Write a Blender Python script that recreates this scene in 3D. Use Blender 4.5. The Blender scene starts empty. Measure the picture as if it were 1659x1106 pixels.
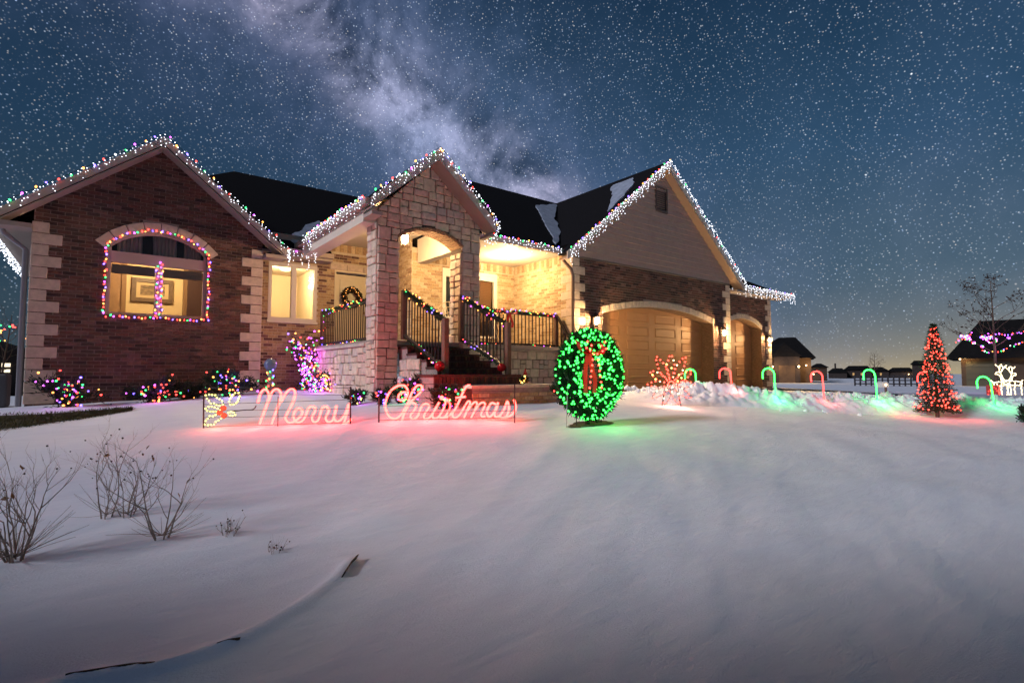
import bpy, math, random
import numpy as np
from mathutils import Vector, Matrix, noise
random.seed(7)
S = bpy.context.scene
C = S.collection
R = math.radians

# ------------------------------------------------------------------ camera
# world axes: X runs along the house front to the right, Y into the house, Z up; the camera is the origin
FPX, CX, CY = 865.0, 829.5, 553.0
YAW, PITCH = R(37.6), R(3.4)
FW = Vector((math.sin(YAW)*math.cos(PITCH), math.cos(YAW)*math.cos(PITCH), math.sin(PITCH)))
RT = Vector((math.cos(YAW), -math.sin(YAW), 0.0))
UP = RT.cross(FW)
cam_d = bpy.data.cameras.new('camera')
cam = bpy.data.objects.new('camera', cam_d); C.objects.link(cam)
cam_d.sensor_width = 36; cam_d.lens = 36*FPX/1659; cam_d.clip_start = 0.05; cam_d.clip_end = 3000
cam.matrix_world = Matrix(((RT.x, UP.x, -FW.x, 0), (RT.y, UP.y, -FW.y, 0), (RT.z, UP.z, -FW.z, 0), (0, 0, 0, 1)))
S.camera = cam
S.view_settings.view_transform = 'Standard'; S.view_settings.look = 'None'
S.view_settings.exposure = 0; S.view_settings.gamma = 1; S.view_settings.use_curve_mapping = False
cy = S.cycles
cy.use_denoising = True; cy.max_bounces = 6; cy.diffuse_bounces = 3; cy.glossy_bounces = 3
cy.transparent_max_bounces = 12; cy.sample_clamp_indirect = 3.0; cy.use_light_tree = True; cy.use_adaptive_sampling = True; cy.adaptive_threshold = .045

def ray(u, v): return FW + RT*((u-CX)/FPX) - UP*((v-CY)/FPX)
def at(u, v, w): return ray(u, v)*w                        # point seen in that direction, w metres ahead
def onY(u, v, y): d = ray(u, v); return d*(y/d.y)
def onX(u, v, x): d = ray(u, v); return d*(x/d.x)
def onP(u, v, p, n): d = ray(u, v); return d*(p.dot(n)/d.dot(n))

# ------------------------------------------------------------------ node helpers
class NT:
    def __init__(s, tree): s.t = tree; s.n = tree.nodes; s.l = tree.links
    def new(s, kind, **kw):
        n = s.n.new(kind)
        for k, v in kw.items():
            if k.startswith('_'): setattr(n, k[1:], v)
            else: n.inputs[k.replace('__', ' ')].default_value = v
        return n
    def link(s, a, b): s.l.new(a, b)
    def math(s, op, a, b=None, c=None, clamp=False):
        n = s.n.new('ShaderNodeMath'); n.operation = op; n.use_clamp = clamp
        for i, x in enumerate((a, b, c)):
            if x is None: continue
            if isinstance(x, (int, float)): n.inputs[i].default_value = x
            else: s.l.new(x, n.inputs[i])
        return n.outputs[0]
    def ramp(s, fac, stops):
        n = s.n.new('ShaderNodeValToRGB'); e = n.color_ramp.elements
        while len(e) < len(stops): e.new(0.5)
        for el, (p, c) in zip(e, stops):
            el.position = p; el.color = (*c, 1) if len(c) == 3 else c
        s.l.new(fac, n.inputs[0]); return n.outputs[0]
    def mix(s, fac, a, b, blend='MIX'):
        n = s.n.new('ShaderNodeMix'); n.data_type = 'RGBA'; n.blend_type = blend
        for sock, x in ((n.inputs[0], fac), (n.inputs[6], a), (n.inputs[7], b)):
            if isinstance(x, (int, float)): sock.default_value = x
            elif isinstance(x, tuple): sock.default_value = (*x, 1)
            else: s.l.new(x, sock)
        return n.outputs[2]

# ------------------------------------------------------------------ world: a starry night with the Milky Way
W = bpy.data.worlds.new('World'); S.world = W; W.use_nodes = True
k = NT(W.node_tree); k.n.clear()
tc = k.new('ShaderNodeTexCoord'); D = tc.outputs['Generated']
sep = k.new('ShaderNodeSeparateXYZ'); k.link(D, sep.inputs[0]); el = sep.outputs['Z']
def dot(vec):
    n = k.new('ShaderNodeVectorMath', _operation='DOT_PRODUCT'); n.inputs[1].default_value = vec; k.link(D, n.inputs[0]); return n.outputs['Value']
def wnoise(scale, detail=6, rough=.55, dist=0.0, off=(0, 0, 0)):
    mp = k.new('ShaderNodeMapping'); mp.inputs['Location'].default_value = off; k.link(D, mp.inputs['Vector'])
    n = k.new('ShaderNodeTexNoise', Scale=scale, Detail=detail, Roughness=rough, Distortion=dist); k.link(mp.outputs[0], n.inputs['Vector']); return n.outputs['Fac']
grad = k.ramp(k.math('ADD', el, 0.0, clamp=True), [(0.0, (.175, .195, .200)), (.05, (.140, .182, .205)), (.15, (.085, .145, .195)), (.35, (.038, .096, .172)), (.62, (.014, .042, .088)), (1.0, (.012, .026, .062))])
# the sky is deepest away from the afterglow
side = k.math('MULTIPLY_ADD', dot(tuple(RT)), .55, .62, clamp=True)
grad = k.mix(side, k.mix(1.0, grad, (.16, .27, .33), 'MULTIPLY'), grad)
n1 = wnoise(2.6, 2, .6)
n1b = k.ramp(wnoise(3.2, 5, .66, .3, (4, 4, 1)), [(.32, (0, 0, 0)), (.68, (1, 1, 1))])
col = k.mix(n1b, k.mix(1.0, grad, (.62, .72, .80), 'MULTIPLY'), k.mix(n1, grad, k.mix(1.0, grad, (1.15, .98, 1.08), 'MULTIPLY')))
# low afterglow over the far horizon
gl = k.math('MULTIPLY', k.math('POWER', k.math('MAXIMUM', dot(tuple(at(1400, 600, 1).normalized())), 0.0), 10.0), k.math('POWER', k.math('SUBTRACT', 1.0, k.math('ABSOLUTE', el), clamp=True), 26.0))
col = k.mix(k.math('MULTIPLY', gl, .7), col, (.60, .46, .22))
# milky way band round a great circle
a1, a2 = ray(490, 10).normalized(), ray(800, 300).normalized()
nb = a1.cross(a2).normalized()
warp = k.math('MULTIPLY', k.math('SUBTRACT', wnoise(4.5, 4, .65, 0, (3, 1, 2)), .5), .26)
d = k.math('ADD', dot(tuple(nb)), warp)
band = k.math('POWER', 2.718, k.math('MULTIPLY', k.math('POWER', k.math('DIVIDE', d, .17), 2.0), -1.0))
core = k.math('POWER', 2.718, k.math('MULTIPLY', k.math('POWER', k.math('DIVIDE', d, .075), 2.0), -1.0))
cl = k.math('POWER', wnoise(9.0, 7, .74, .15, (1, 5, 2)), 1.6)
lane = k.ramp(wnoise(6.0, 6, .68, .35, (7, 2, 4)), [(.38, (0, 0, 0)), (.58, (1, 1, 1))])
bandf = k.math('MULTIPLY', k.math('MULTIPLY', band, cl), 1.15)
col = k.mix(bandf, col, k.mix(n1, (.12, .24, .46), (.22, .24, .46)))
coref = k.math('MULTIPLY', k.math('MULTIPLY', core, lane), k.math('MULTIPLY', cl, 1.9))
col = k.mix(coref, col, k.mix(wnoise(4.0, 1, .5, 0, (2, 8, 1)), (.30, .46, .80), (.70, .58, .74)))
dark = k.math('MULTIPLY', core, k.math('MULTIPLY', k.math('SUBTRACT', 1.0, lane), .72))
col = k.mix(dark, col, (.016, .024, .045))
# stars in four sizes
def stars(scale, rad, gain, power, off):
    mp = k.new('ShaderNodeMapping'); mp.inputs['Rotation'].default_value = off; k.link(D, mp.inputs['Vector'])
    v = k.new('ShaderNodeTexVoronoi', Scale=scale, Randomness=1.0); k.link(mp.outputs[0], v.inputs['Vector'])
    s2 = k.new('ShaderNodeSeparateColor'); k.link(v.outputs['Color'], s2.inputs[0])
    br = k.math('POWER', s2.outputs[0], power)
    m = k.math('SUBTRACT', 1.0, k.math('DIVIDE', v.outputs['Distance'], rad*scale), clamp=True)
    f = k.math('MULTIPLY', k.math('MULTIPLY', k.math('POWER', m, 1.4), br), gain)
    tint = k.ramp(s2.outputs[1], [(0, (.45, .62, 1)), (.45, (.8, .9, 1)), (.8, (1, 1, 1)), (1, (1, .86, .72))])
    return f, tint
fade = k.ramp(el, [(0.0, (.25,)*3), (.14, (1,)*3)])
total = None
for args in ((260, .0014, .85, 2.0, (.3, .2, .9)), (130, .0015, 1.1, 4.0, (1.1, .4, .2)), (66, .0018, 2.2, 9.0, (.7, 1.9, .5)), (15, .0027, 4.0, 8.0, (2.2, .6, 1.4))):
    f, tint = stars(*args)
    sc = k.new('ShaderNodeVectorMath', _operation='SCALE'); k.link(tint, sc.inputs[0]); k.link(f, sc.inputs['Scale'])
    if total is None: total = sc.outputs[0]
    else:
        ad = k.new('ShaderNodeVectorMath', _operation='ADD'); k.link(total, ad.inputs[0]); k.link(sc.outputs[0], ad.inputs[1]); total = ad.outputs[0]
col = k.mix(fade, col, k.mix(1.0, col, total, 'ADD'))
bg = k.new('ShaderNodeBackground', Strength=1.0); k.link(col, bg.inputs['Color'])
wo = k.new('ShaderNodeOutputWorld'); k.link(bg.outputs[0], wo.inputs['Surface'])
W.cycles.sampling_method = 'MANUAL'; W.cycles.sample_map_resolution = 256

# moonlight: low, soft, from the left and a little behind the camera
sd = bpy.data.lights.new('moon', 'SUN'); sd.energy = 2.15; sd.angle = R(8); sd.color = (.86, .88, 1.0)
so = bpy.data.objects.new('moon', sd); C.objects.link(so)
trav = (RT*.83 + Vector((FW.x, FW.y, 0)).normalized()*.56).normalized()
sdir = Vector((trav.x*math.cos(R(27)), trav.y*math.cos(R(27)), -math.sin(R(27))))
so.rotation_euler = sdir.to_track_quat('-Z', 'Y').to_euler()

# ------------------------------------------------------------------ materials
MATS = {}
def mat(name, color, rough=.8, var=0.0, scale=8.0, bump=0.0, bscale=40.0, metal=0.0, spec=.3, stretch=(1, 1, 1), detail=5, perobj=0.0):
    if name in MATS: return MATS[name]
    m = bpy.data.materials.new(name); m.use_nodes = True; q = NT(m.node_tree)
    b = m.node_tree.nodes['Principled BSDF']
    b.inputs['Base Color'].default_value = (*color, 1); b.inputs['Roughness'].default_value = rough
    b.inputs['Metallic'].default_value = metal; b.inputs['Specular IOR Level'].default_value = spec
    if var or bump:
        g = q.new('ShaderNodeNewGeometry'); mp = q.new('ShaderNodeMapping'); mp.inputs['Scale'].default_value = stretch
        q.link(g.outputs['Position'], mp.inputs['Vector'])
    if var or perobj:
        c2 = q.new('ShaderNodeRGB'); c2.outputs[0].default_value = (*color, 1); cur = c2.outputs[0]
        if var:
            n = q.new('ShaderNodeTexNoise', Scale=scale, Detail=detail, Roughness=.62); q.link(mp.outputs[0], n.inputs['Vector'])
            lo = tuple(max(0, c*(1-var)) for c in color); hi = tuple(min(1, c*(1+var)) for c in color)
            cur = q.ramp(n.outputs['Fac'], [(.3, lo), (.7, hi)])
        if perobj:
            oi = q.new('ShaderNodeObjectInfo')
            h = q.new('ShaderNodeHueSaturation'); q.link(cur, h.inputs['Color'])
            q.link(q.math('ADD', q.math('MULTIPLY', oi.outputs['Random'], 2*perobj), 1-perobj), h.inputs['Value']); cur = h.outputs[0]
        q.link(cur, b.inputs['Base Color'])
    if bump:
        n = q.new('ShaderNodeTexNoise', Scale=bscale, Detail=4, Roughness=.6); q.link(mp.outputs[0], n.inputs['Vector'])
        bp = q.new('ShaderNodeBump', Strength=bump, Distance=.01); q.link(n.outputs['Fac'], bp.inputs['Height']); q.link(bp.outputs[0], b.inputs['Normal'])
    MATS[name] = m; return m
def emis(name, color, strength=1.0):
    if name in MATS: return MATS[name]
    m = bpy.data.materials.new(name); m.use_nodes = True; q = NT(m.node_tree); q.n.clear()
    e = q.new('ShaderNodeEmission', Strength=strength); e.inputs['Color'].default_value = (*color, 1)
    o = q.new('ShaderNodeOutputMaterial'); q.link(e.outputs[0], o.inputs['Surface'])
    MATS[name] = m; return m
def glassm(name, tint=(1, 1, 1), gloss=.08):
    m = bpy.data.materials.new(name); m.use_nodes = True; q = NT(m.node_tree); q.n.clear()
    t = q.new('ShaderNodeBsdfTransparent'); t.inputs[0].default_value = (*tint, 1)
    g = q.new('ShaderNodeBsdfGlossy', Roughness=.03); fr = q.new('ShaderNodeFresnel', IOR=1.45)
    mx = q.new('ShaderNodeMixShader'); q.link(fr.outputs[0], mx.inputs[0]); q.link(t.outputs[0], mx.inputs[1]); q.link(g.outputs[0], mx.inputs[2])
    o = q.new('ShaderNodeOutputMaterial'); q.link(mx.outputs[0], o.inputs['Surface']); MATS[name] = m; return m

BRK = [mat('brick_%s' % n, c, .9, .35, 25, .35, 120) for n, c in (('rust', (.135, .060, .045)), ('brown', (.118, .062, .048)), ('dark', (.048, .027, .024)), ('rose', (.185, .100, .082)), ('umber', (.082, .050, .040)))]
MORTAR = mat('mortar', (.31, .24, .215), .95, .2, 20)
TANB = [mat('tan_brick_%s' % n, c, .9, .25, 25, .3, 120) for n, c in (('buff', (.50, .36, .21)), ('sand', (.56, .42, .26)), ('brown', (.36, .23, .13)), ('cream', (.60, .47, .31)), ('honey', (.44, .30, .16)))]
TANMORT = mat('tan_mortar', (.55, .46, .34), .95, .15, 20)
STONE = [mat('limestone_%s' % n, c, .92, .22, 9, .6, 45) for n, c in (('pale', (.66, .54, .41)), ('buff', (.60, .47, .35)), ('rose', (.58, .42, .34)), ('grey', (.52, .44, .37)))]
JOINT = mat('stone_joint', (.10, .075, .06), .95)
QUOIN = mat('quoin_stone', (.58, .46, .37), .92, .18, 9, .5, 50)
TRIM = mat('trim_paint', (.36, .29, .25), .6, .06, 5)
SOFF = mat('soffit_paint', (.66, .58, .47), .7, .05, 4)
ROOF = mat('asphalt_shingle', (.012, .011, .012), 1.0, .3, 30, 0, spec=.05)
SIDING = mat('lap_siding', (.45, .31, .26), .7, .08, 6)
DOORB = mat('garage_door_paint', (.42, .20, .085), .55, .05, 4)
DKBR = mat('dark_brown_metal', (.035, .022, .018), .5)
BRWOOD = mat('brown_post', (.16, .09, .06), .7, .2, 12)
CREAM = mat('cream_paint', (.72, .62, .44), .5, .04, 4)
WHITE = mat('white_frame', (.72, .66, .56), .5)
GLASS = glassm('window_glass')
SNOWM = None

def snow_material():
    m = bpy.data.materials.new('snow'); m.use_nodes = True; q = NT(m.node_tree); b = m.node_tree.nodes['Principled BSDF']
    b.inputs['Roughness'].default_value = .75; b.inputs['Specular IOR Level'].default_value = .25
    g = q.new('ShaderNodeNewGeometry')
    def nz(scale, stretch, rot=0.0, detail=6):
        mp = q.new('ShaderNodeMapping'); mp.inputs['Scale'].default_value = stretch; mp.inputs['Rotation'].default_value = (0, 0, rot)
        q.link(g.outputs['Position'], mp.inputs['Vector'])
        n = q.new('ShaderNodeTexNoise', Scale=scale, Detail=detail, Roughness=.62); q.link(mp.outputs[0], n.inputs['Vector']); return n.outputs['Fac']
    wind = nz(2.2, (1, 4.5, 1), R(32)); fine = nz(90, (1, 1.4, 1), R(32), 6); soft = nz(.9, (1, 1, 1))
    q.link(q.ramp(q.math('ADD', q.math('MULTIPLY', soft, .5), q.math('MULTIPLY', wind, .5)), [(.3, (.70, .72, .78)), (.7, (.84, .85, .88))]), b.inputs['Base Color'])
    h = q.math('ADD', q.math('MULTIPLY', wind, .75), q.math('MULTIPLY', fine, .26))
    bp = q.new('ShaderNodeBump', Strength=.7, Distance=.03); q.link(h, bp.inputs['Height']); q.link(bp.outputs[0], b.inputs['Normal'])
    MATS['snow'] = m; return m
SNOWM = snow_material()

# ------------------------------------------------------------------ mesh helpers
class MB:
    def __init__(s): s.v = []; s.f = []; s.m = []; s.mats = []
    def mi(s, m):
        if m not in s.mats: s.mats.append(m)
        return s.mats.index(m)
    def add(s, vs, fs, m=None):
        b = len(s.v); s.v.extend([tuple(x) for x in vs]); i = s.mi(m) if m else 0
        for f in fs: s.f.append(tuple(b+j for j in f)); s.m.append(i)
    def box(s, lo, hi, m=None):
        x0, y0, z0 = lo; x1, y1, z1 = hi
        s.add([(x0, y0, z0), (x1, y0, z0), (x1, y1, z0), (x0, y1, z0), (x0, y0, z1), (x1, y0, z1), (x1, y1, z1), (x0, y1, z1)],
              [(0, 3, 2, 1), (4, 5, 6, 7), (0, 1, 5, 4), (1, 2, 6, 5), (2, 3, 7, 6), (3, 0, 4, 7)], m)
    def obox(s, c, ax, ay, az, m=None):                    # oriented box: centre and three half vectors
        vs = [c + ax*i + ay*j + az*l for l in (-1, 1) for (i, j) in ((-1, -1), (1, -1), (1, 1), (-1, 1))]
        s.add(vs, [(0, 3, 2, 1), (4, 5, 6, 7), (0, 1, 5, 4), (1, 2, 6, 5), (2, 3, 7, 6), (3, 0, 4, 7)], m)
    def bar(s, a, b, w, h, m=None):                        # straight bar a-b, w across, h upwards
        a, b = Vector(a), Vector(b); d = (b-a); n = d.normalized(); up = Vector((0, 0, 1))
        side = n.cross(up)
        if side.length < 1e-4: side = Vector((1, 0, 0))
        side.normalize(); u2 = side.cross(n)
        s.obox((a+b)/2, d/2, side*(w/2), u2*(h/2), m)
    def tube(s, pts, r, n=5, m=None, r1=None):
        pts = [Vector(p) for p in pts]; rings = []; N = len(pts); prev = None
        for i, p in enumerate(pts):
            t = (pts[min(i+1, N-1)] - pts[max(i-1, 0)]).normalized()
            if prev is None:
                a = t.orthogonal().normalized()
            else:
                a = (prev - t*prev.dot(t))
                a = a.normalized() if a.length > 1e-5 else t.orthogonal().normalized()
            prev = a; b = t.cross(a); rr = r if r1 is None else r + (r1-r)*i/max(1, N-1)
            rings.append([p + (a*math.cos(6.2832*j/n) + b*math.sin(6.2832*j/n))*rr for j in range(n)])
        vs = [q for ring in rings for q in ring]; fs = []
        for i in range(N-1):
            for j in range(n): fs.append((i*n+j, i*n+(j+1) % n, (i+1)*n+(j+1) % n, (i+1)*n+j))
        fs.append(tuple(range(n-1, -1, -1))); fs.append(tuple((N-1)*n+j for j in range(n)))
        s.add(vs, fs, m)
    def ball(s, c, r, m=None, ax=None, long=1.0):          # icosahedron
        t = (1+5**.5)/2; q = (1+t*t)**.5
        base = [(-1, t, 0), (1, t, 0), (-1, -t, 0), (1, -t, 0), (0, -1, t), (0, 1, t), (0, -1, -t), (0, 1, -t), (t, 0, -1), (t, 0, 1), (-t, 0, -1), (-t, 0, 1)]
        fs = [(0, 11, 5), (0, 5, 1), (0, 1, 7), (0, 7, 10), (0, 10, 11), (1, 5, 9), (5, 11, 4), (11, 10, 2), (10, 7, 6), (7, 1, 8), (3, 9, 4), (3, 4, 2), (3, 2, 6), (3, 6, 8), (3, 8, 9), (4, 9, 5), (2, 4, 11), (6, 2, 10), (8, 6, 7), (9, 8, 1)]
        c = Vector(c); vs = []
        for p in base:
            p = Vector(p)*(r/q)
            if ax is not None: p = p + ax*(p.dot(ax))*(long-1)
            vs.append(c+p)
        s.add(vs, fs, m)
    def octa(s, c, r, m=None):
        c = Vector(c); vs = [c+Vector(d)*r for d in ((1, 0, 0), (-1, 0, 0), (0, 1, 0), (0, -1, 0), (0, 0, 1), (0, 0, -1))]
        s.add(vs, [(0, 2, 4), (2, 1, 4), (1, 3, 4), (3, 0, 4), (2, 0, 5), (1, 2, 5), (3, 1, 5), (0, 3, 5)], m)
    def needle(s, p, d, l, w, m=None):                     # a pointed sliver with two crossing blades
        p = Vector(p); d = Vector(d).normalized(); a = d.orthogonal().normalized(); b = d.cross(a); e = p+d*l; h = p+d*l*.4
        s.add([p, h+a*w, e, h-a*w], [(0, 1, 2, 3)], m); s.add([p, h+b*w, e, h-b*w], [(0, 1, 2, 3)], m)
    def lathe(s, c, prof, n=10, m=None):
        c = Vector(c); vs = []; fs = []
        for r, z in prof:
            for j in range(n): vs.append(c+Vector((r*math.cos(6.2832*j/n), r*math.sin(6.2832*j/n), z)))
        for i in range(len(prof)-1):
            for j in range(n): fs.append((i*n+j, i*n+(j+1) % n, (i+1)*n+(j+1) % n, (i+1)*n+j))
        fs.append(tuple(range(n-1, -1, -1))); fs.append(tuple((len(prof)-1)*n+j for j in range(n)))
        s.add(vs, fs, m)
    def build(s, name, m=None, parent=None, smooth=False, kind=None):
        me = bpy.data.meshes.new(name); me.from_pydata(s.v, [], s.f)
        ms = s.mats if s.mats else [m]
        for x in ms: me.materials.append(x)
        if len(ms) > 1: me.polygons.foreach_set('material_index', s.m)
        if smooth: me.polygons.foreach_set('use_smooth', [True]*len(me.polygons))
        me.update()
        return obj(name, me, parent, kind)
def obj(name, me, parent=None, kind=None):
    o = bpy.data.objects.new(name, me); C.objects.link(o)
    if parent is not None: under(o, parent)
    if kind: o['kind'] = kind
    return o
def under(o, parent):
    o.parent = parent
    if parent.type == 'EMPTY': o.matrix_parent_inverse = Matrix.Translation(parent.location).inverted()
def thing(name, label, cat, loc, group=None):
    o = bpy.data.objects.new(name, None); C.objects.link(o); o.location = loc; o.empty_display_size = .2
    return tag(o, label, cat, group)
def tag(o, label, cat, group=None):
    o['label'] = label; o['category'] = cat
    if group: o['group'] = group
    return o
def catmull(pts, n=5):
    pts = [Vector(p) for p in pts]; out = []
    for i in range(len(pts)-1):
        p0, p1, p2, p3 = pts[max(i-1, 0)], pts[i], pts[i+1], pts[min(i+2, len(pts)-1)]
        for j in range(n):
            t = j/n
            out.append(.5*((2*p1) + (p2-p0)*t + (2*p0-5*p1+4*p2-p3)*t*t + (3*p1-p0-3*p2+p3)*t*t*t))
    out.append(pts[-1]); return out
def along(pts, step, start=0.0):
    pts = [Vector(p) for p in pts]; out = []; need = start
    for a, b in zip(pts, pts[1:]):
        L = (b-a).length
        if L < 1e-6: continue
        while need <= L: out.append(a.lerp(b, need/L)); need += step
        need -= L
    return out
def lamp(parent, loc, power, color, size=.04):
    l = bpy.data.lights.new('bulb_light', 'POINT'); l.energy = power; l.color = color; l.shadow_soft_size = size
    o = bpy.data.objects.new('bulb_light', l); C.objects.link(o); o.location = loc; under(o, parent); return o

# bulb colours: radiance of the glass
BULB = {'red': emis('bulb_red', (1, .05, .04), 7.5), 'green': emis('bulb_green', (.05, 1, .20), 4.5), 'blue': emis('bulb_blue', (.16, .10, 1), 9.0),
        'purple': emis('bulb_purple', (.72, .09, 1), 7.0), 'amber': emis('bulb_amber', (1, .36, .07), 6.5), 'white': emis('bulb_white', (.86, .90, 1), 4.0),
        'wreath': emis('bulb_wreath_green', (.035, 1, .075), 9.0), 'tree': emis('bulb_tree_red', (1, .050, .032), 10.0), 'yellow': emis('bulb_yellow', (1, .85, .20), 3.6),
        'warm': emis('bulb_warm_white', (1, .80, .45), 5.0)}
WIRE = mat('green_wire', (.02, .04, .025), .6)
def string_lights(parent, pts, pal, step=.16, r=.021, wire=True, jit=.012, out=None, sag=0.0):
    mbs = {c: MB() for c in sorted(set(pal))}; i = random.randrange(len(pal))
    for p in along(pts, step, step*.5):
        d = Vector((random.gauss(0, jit), random.gauss(0, jit), random.gauss(0, jit)))
        if out is not None: d += out*(r*1.2)
        ax = Vector((random.gauss(0, .5), random.gauss(0, .5), 1)).normalized()
        mbs[pal[i % len(pal)]].ball(p+d, r*random.uniform(.85, 1.1), None, ax, 1.35); i += 1
    for c, mb in mbs.items():
        if mb.v: mb.build('bulb', BULB[c], parent, True, 'stuff')
    if wire:
        w = MB(); w.tube([Vector(p) for p in pts], .006, 4); w.build('wire', WIRE, parent)
def icicles(parent, pts, step=.09, lmin=.05, lmax=.26, r=.011, skip=0.0, push=Vector((0, 0, 0))):
    mb = MB(); w = MB(); n = 0
    for p in along(pts, step):
        n += 1; p = p+push
        if random.random() < skip: continue
        L = (lmin, lmax, (lmin+lmax)/2, lmin*1.4, lmax*.8)[n % 5]*random.uniform(.75, 1.15)
        if L > .04: w.tube([p, p-Vector((0, 0, L))], .003, 3)
        for j in range(max(1, int(L/.05))+1):
            q = p - Vector((0, 0, L*j/max(1, int(L/.05)))) + Vector((random.gauss(0, .014), random.gauss(0, .014), random.gauss(0, .012)))
            mb.octa(q, r*random.uniform(.8, 1.25))
    mb.build('icicle_bulb', BULB['white'], parent, True, 'stuff'); w.build('icicle_wire', mat('white_wire', (.5, .5, .5), .6), parent, False, 'stuff')

# ------------------------------------------------------------------ ground
CP = [(0, 0, -1.16), (3, -3, -1.2), (-4, 2, -1.18), (-8, 4, -1.25), (0, -8, -1.2), (8, -8, -1.2), (6, 1, -1.06), (10, 0, -1.05), (3, 3, -1.06), (1, 5, -1.03), (-2, 6, -1.06), (-5, 8, -1.1),
      (.0, 3.2, -1.10), (1.2, 8.6, -.80), (2.85, 7.4, -.735), (4.6, 5.95, -.665), (5.4, 5.3, -.675), (-1, 12.2, -.60), (-4, 11.5, -.86), (-3.5, 15, -.9), (-7, 18, -1.0), (2.8, 12.3, -.42), (.9, 12.3, -.50), (-1.6, 10.2, -.80), (0, 10.3, -.72),
      (3.9, 8.8, -.50), (4.2, 7.3, -.46), (6.3, 6.7, -.50), (8.6, 8.2, -.50), (10, 9, -.53), (15, 9, -.55), (20, 9.5, -.6), (9, 6.3, -.66), (10.6, 7.2, -.62), (12, 6, -.72), (14, 4.6, -.74), (16, 3, -.78),
      (13.1, 3.3, -.91), (10.4, 4.6, -.80), (8, 4, -.85), (16, 0, -1.0), (19, 4, -.85), (24, 6, -.85), (24, 0, -1.0), (30, 14, -.9), (40, 0, -1.0), (40, 30, -1.05), (20, 30, -1.0), (-20, 30, -1.1), (-20, 0, -1.25), (0, -30, -1.2), (40, -20, -1.1), (8, 16, -.5), (3, 20, -.6), (18, 16, -.6)]
CPa = np.array(CP, float)
def _phi(r2): return np.where(r2 > 1e-9, r2*np.log(r2+1e-12)*.5, 0)
_n = len(CPa); _K = _phi(((CPa[:, None, :2]-CPa[None, :, :2])**2).sum(-1)) + np.eye(_n)*.35
_Pm = np.hstack([np.ones((_n, 1)), CPa[:, :2]]); _A = np.block([[_K, _Pm], [_Pm.T, np.zeros((3, 3))]])
_w = np.linalg.solve(_A, np.concatenate([CPa[:, 2], np.zeros(3)]))
def ground_base(xy):
    xy = np.atleast_2d(np.array(xy, float)); r2 = ((xy[:, None, :]-CPa[None, :, :2])**2).sum(-1)
    z = _phi(r2)@_w[:_n] + _w[_n] + xy@_w[_n+1:]
    rr = np.hypot(xy[:, 0], xy[:, 1]); t = np.clip((rr-24)/16, 0, 1); t = t*t*(3-2*t)
    return z*(1-t) + (-1.08)*t
edge_pts = []
def ground_detail(x, y):
    v = Vector((x*.35, y*.35, 1.7)); z = noise.fractal(v, 1.0, 2.1, 3)*.045
    # wind ripples running across the lawn
    a = x*math.cos(.55)+y*math.sin(.55); b = -x*math.sin(.55)+y*math.cos(.55)
    z += noise.fractal(Vector((a*.55, b*2.3, 4.2)), 1.0, 2.0, 3)*.013
    return z
def bed(x, y):                                            # raised rim of the bed in the foreground
    p = Vector((x, y)); best = 9
    for a, b in zip(edge_pts, edge_pts[1:]):
        a2, b2 = Vector((a.x, a.y)), Vector((b.x, b.y)); dd = b2-a2; t = max(0, min(1, (p-a2).dot(dd)/dd.length_squared))
        best = min(best, (p-(a2+dd*t)).length)
    return best
def gz(x, y, fine=True):
    z = float(ground_base([(x, y)])[0])
    if fine and math.hypot(x, y) < 40: z += ground_detail(x, y)
    return z
def on_ground(u, v, w):                                   # foot of a thing seen at (u, v), w ahead
    p = at(u, v, w); return Vector((p.x, p.y, gz(p.x, p.y)))

def foot(u, v):
    lo, hi = 1.2, 30.0
    for _ in range(40):
        mid = (lo+hi)/2; p = at(u, v, mid)
        if p.z > gz(p.x, p.y): lo = mid
        else: hi = mid
    return at(u, v, lo)
edge_pts.extend(foot(u, v) for u, v in ((60, 1125), (120, 1106), (180, 1096), (240, 1088), (310, 1068), (365, 1049), (420, 1024), (470, 995), (510, 968), (540, 945), (556, 928), (568, 912)))
def build_ground():
    rs = [.35]
    while rs[-1] < 900: rs.append(rs[-1]*(1.012 if rs[-1] < 4.5 else 1.021 if rs[-1] < 26 else 1.07))
    angs = []
    a = -180.0
    while a < 180: angs.append(a); a += .45 if -62 < a < 62 else 2.5
    n = len(angs); P = []
    for r in rs:
        for g in angs:
            t = YAW + R(g); P.append((r*math.sin(t), r*math.cos(t)))
    P = [(0, 0)] + P; Pa = np.array(P); Z = np.concatenate([ground_base(Pa[i:i+20000]) for i in range(0, len(Pa), 20000)])
    vs = []
    for (x, y), z in zip(P, Z):
        rr = x*x+y*y
        if rr < 1600: z += ground_detail(x, y)
        if rr < 16:
            bd = bed(x, y); z += .022*math.exp(-(bd/.035)**2) + .012*math.exp(-(bd/.14)**2)
        vs.append((x, y, z))
    fs = [(0, 1+(j+1) % n, 1+j) for j in range(n)]
    for i in range(len(rs)-1):
        b0, b1 = 1+i*n, 1+(i+1)*n
        for j in range(n):
            j2 = (j+1) % n; fs.append((b0+j, b0+j2, b1+j2, b1+j))
    mb = MB(); mb.v = vs; mb.f = fs; mb.m = [0]*len(fs)
    o = mb.build('ground', SNOWM, None, True); o['kind'] = 'structure'
build_ground()

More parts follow.
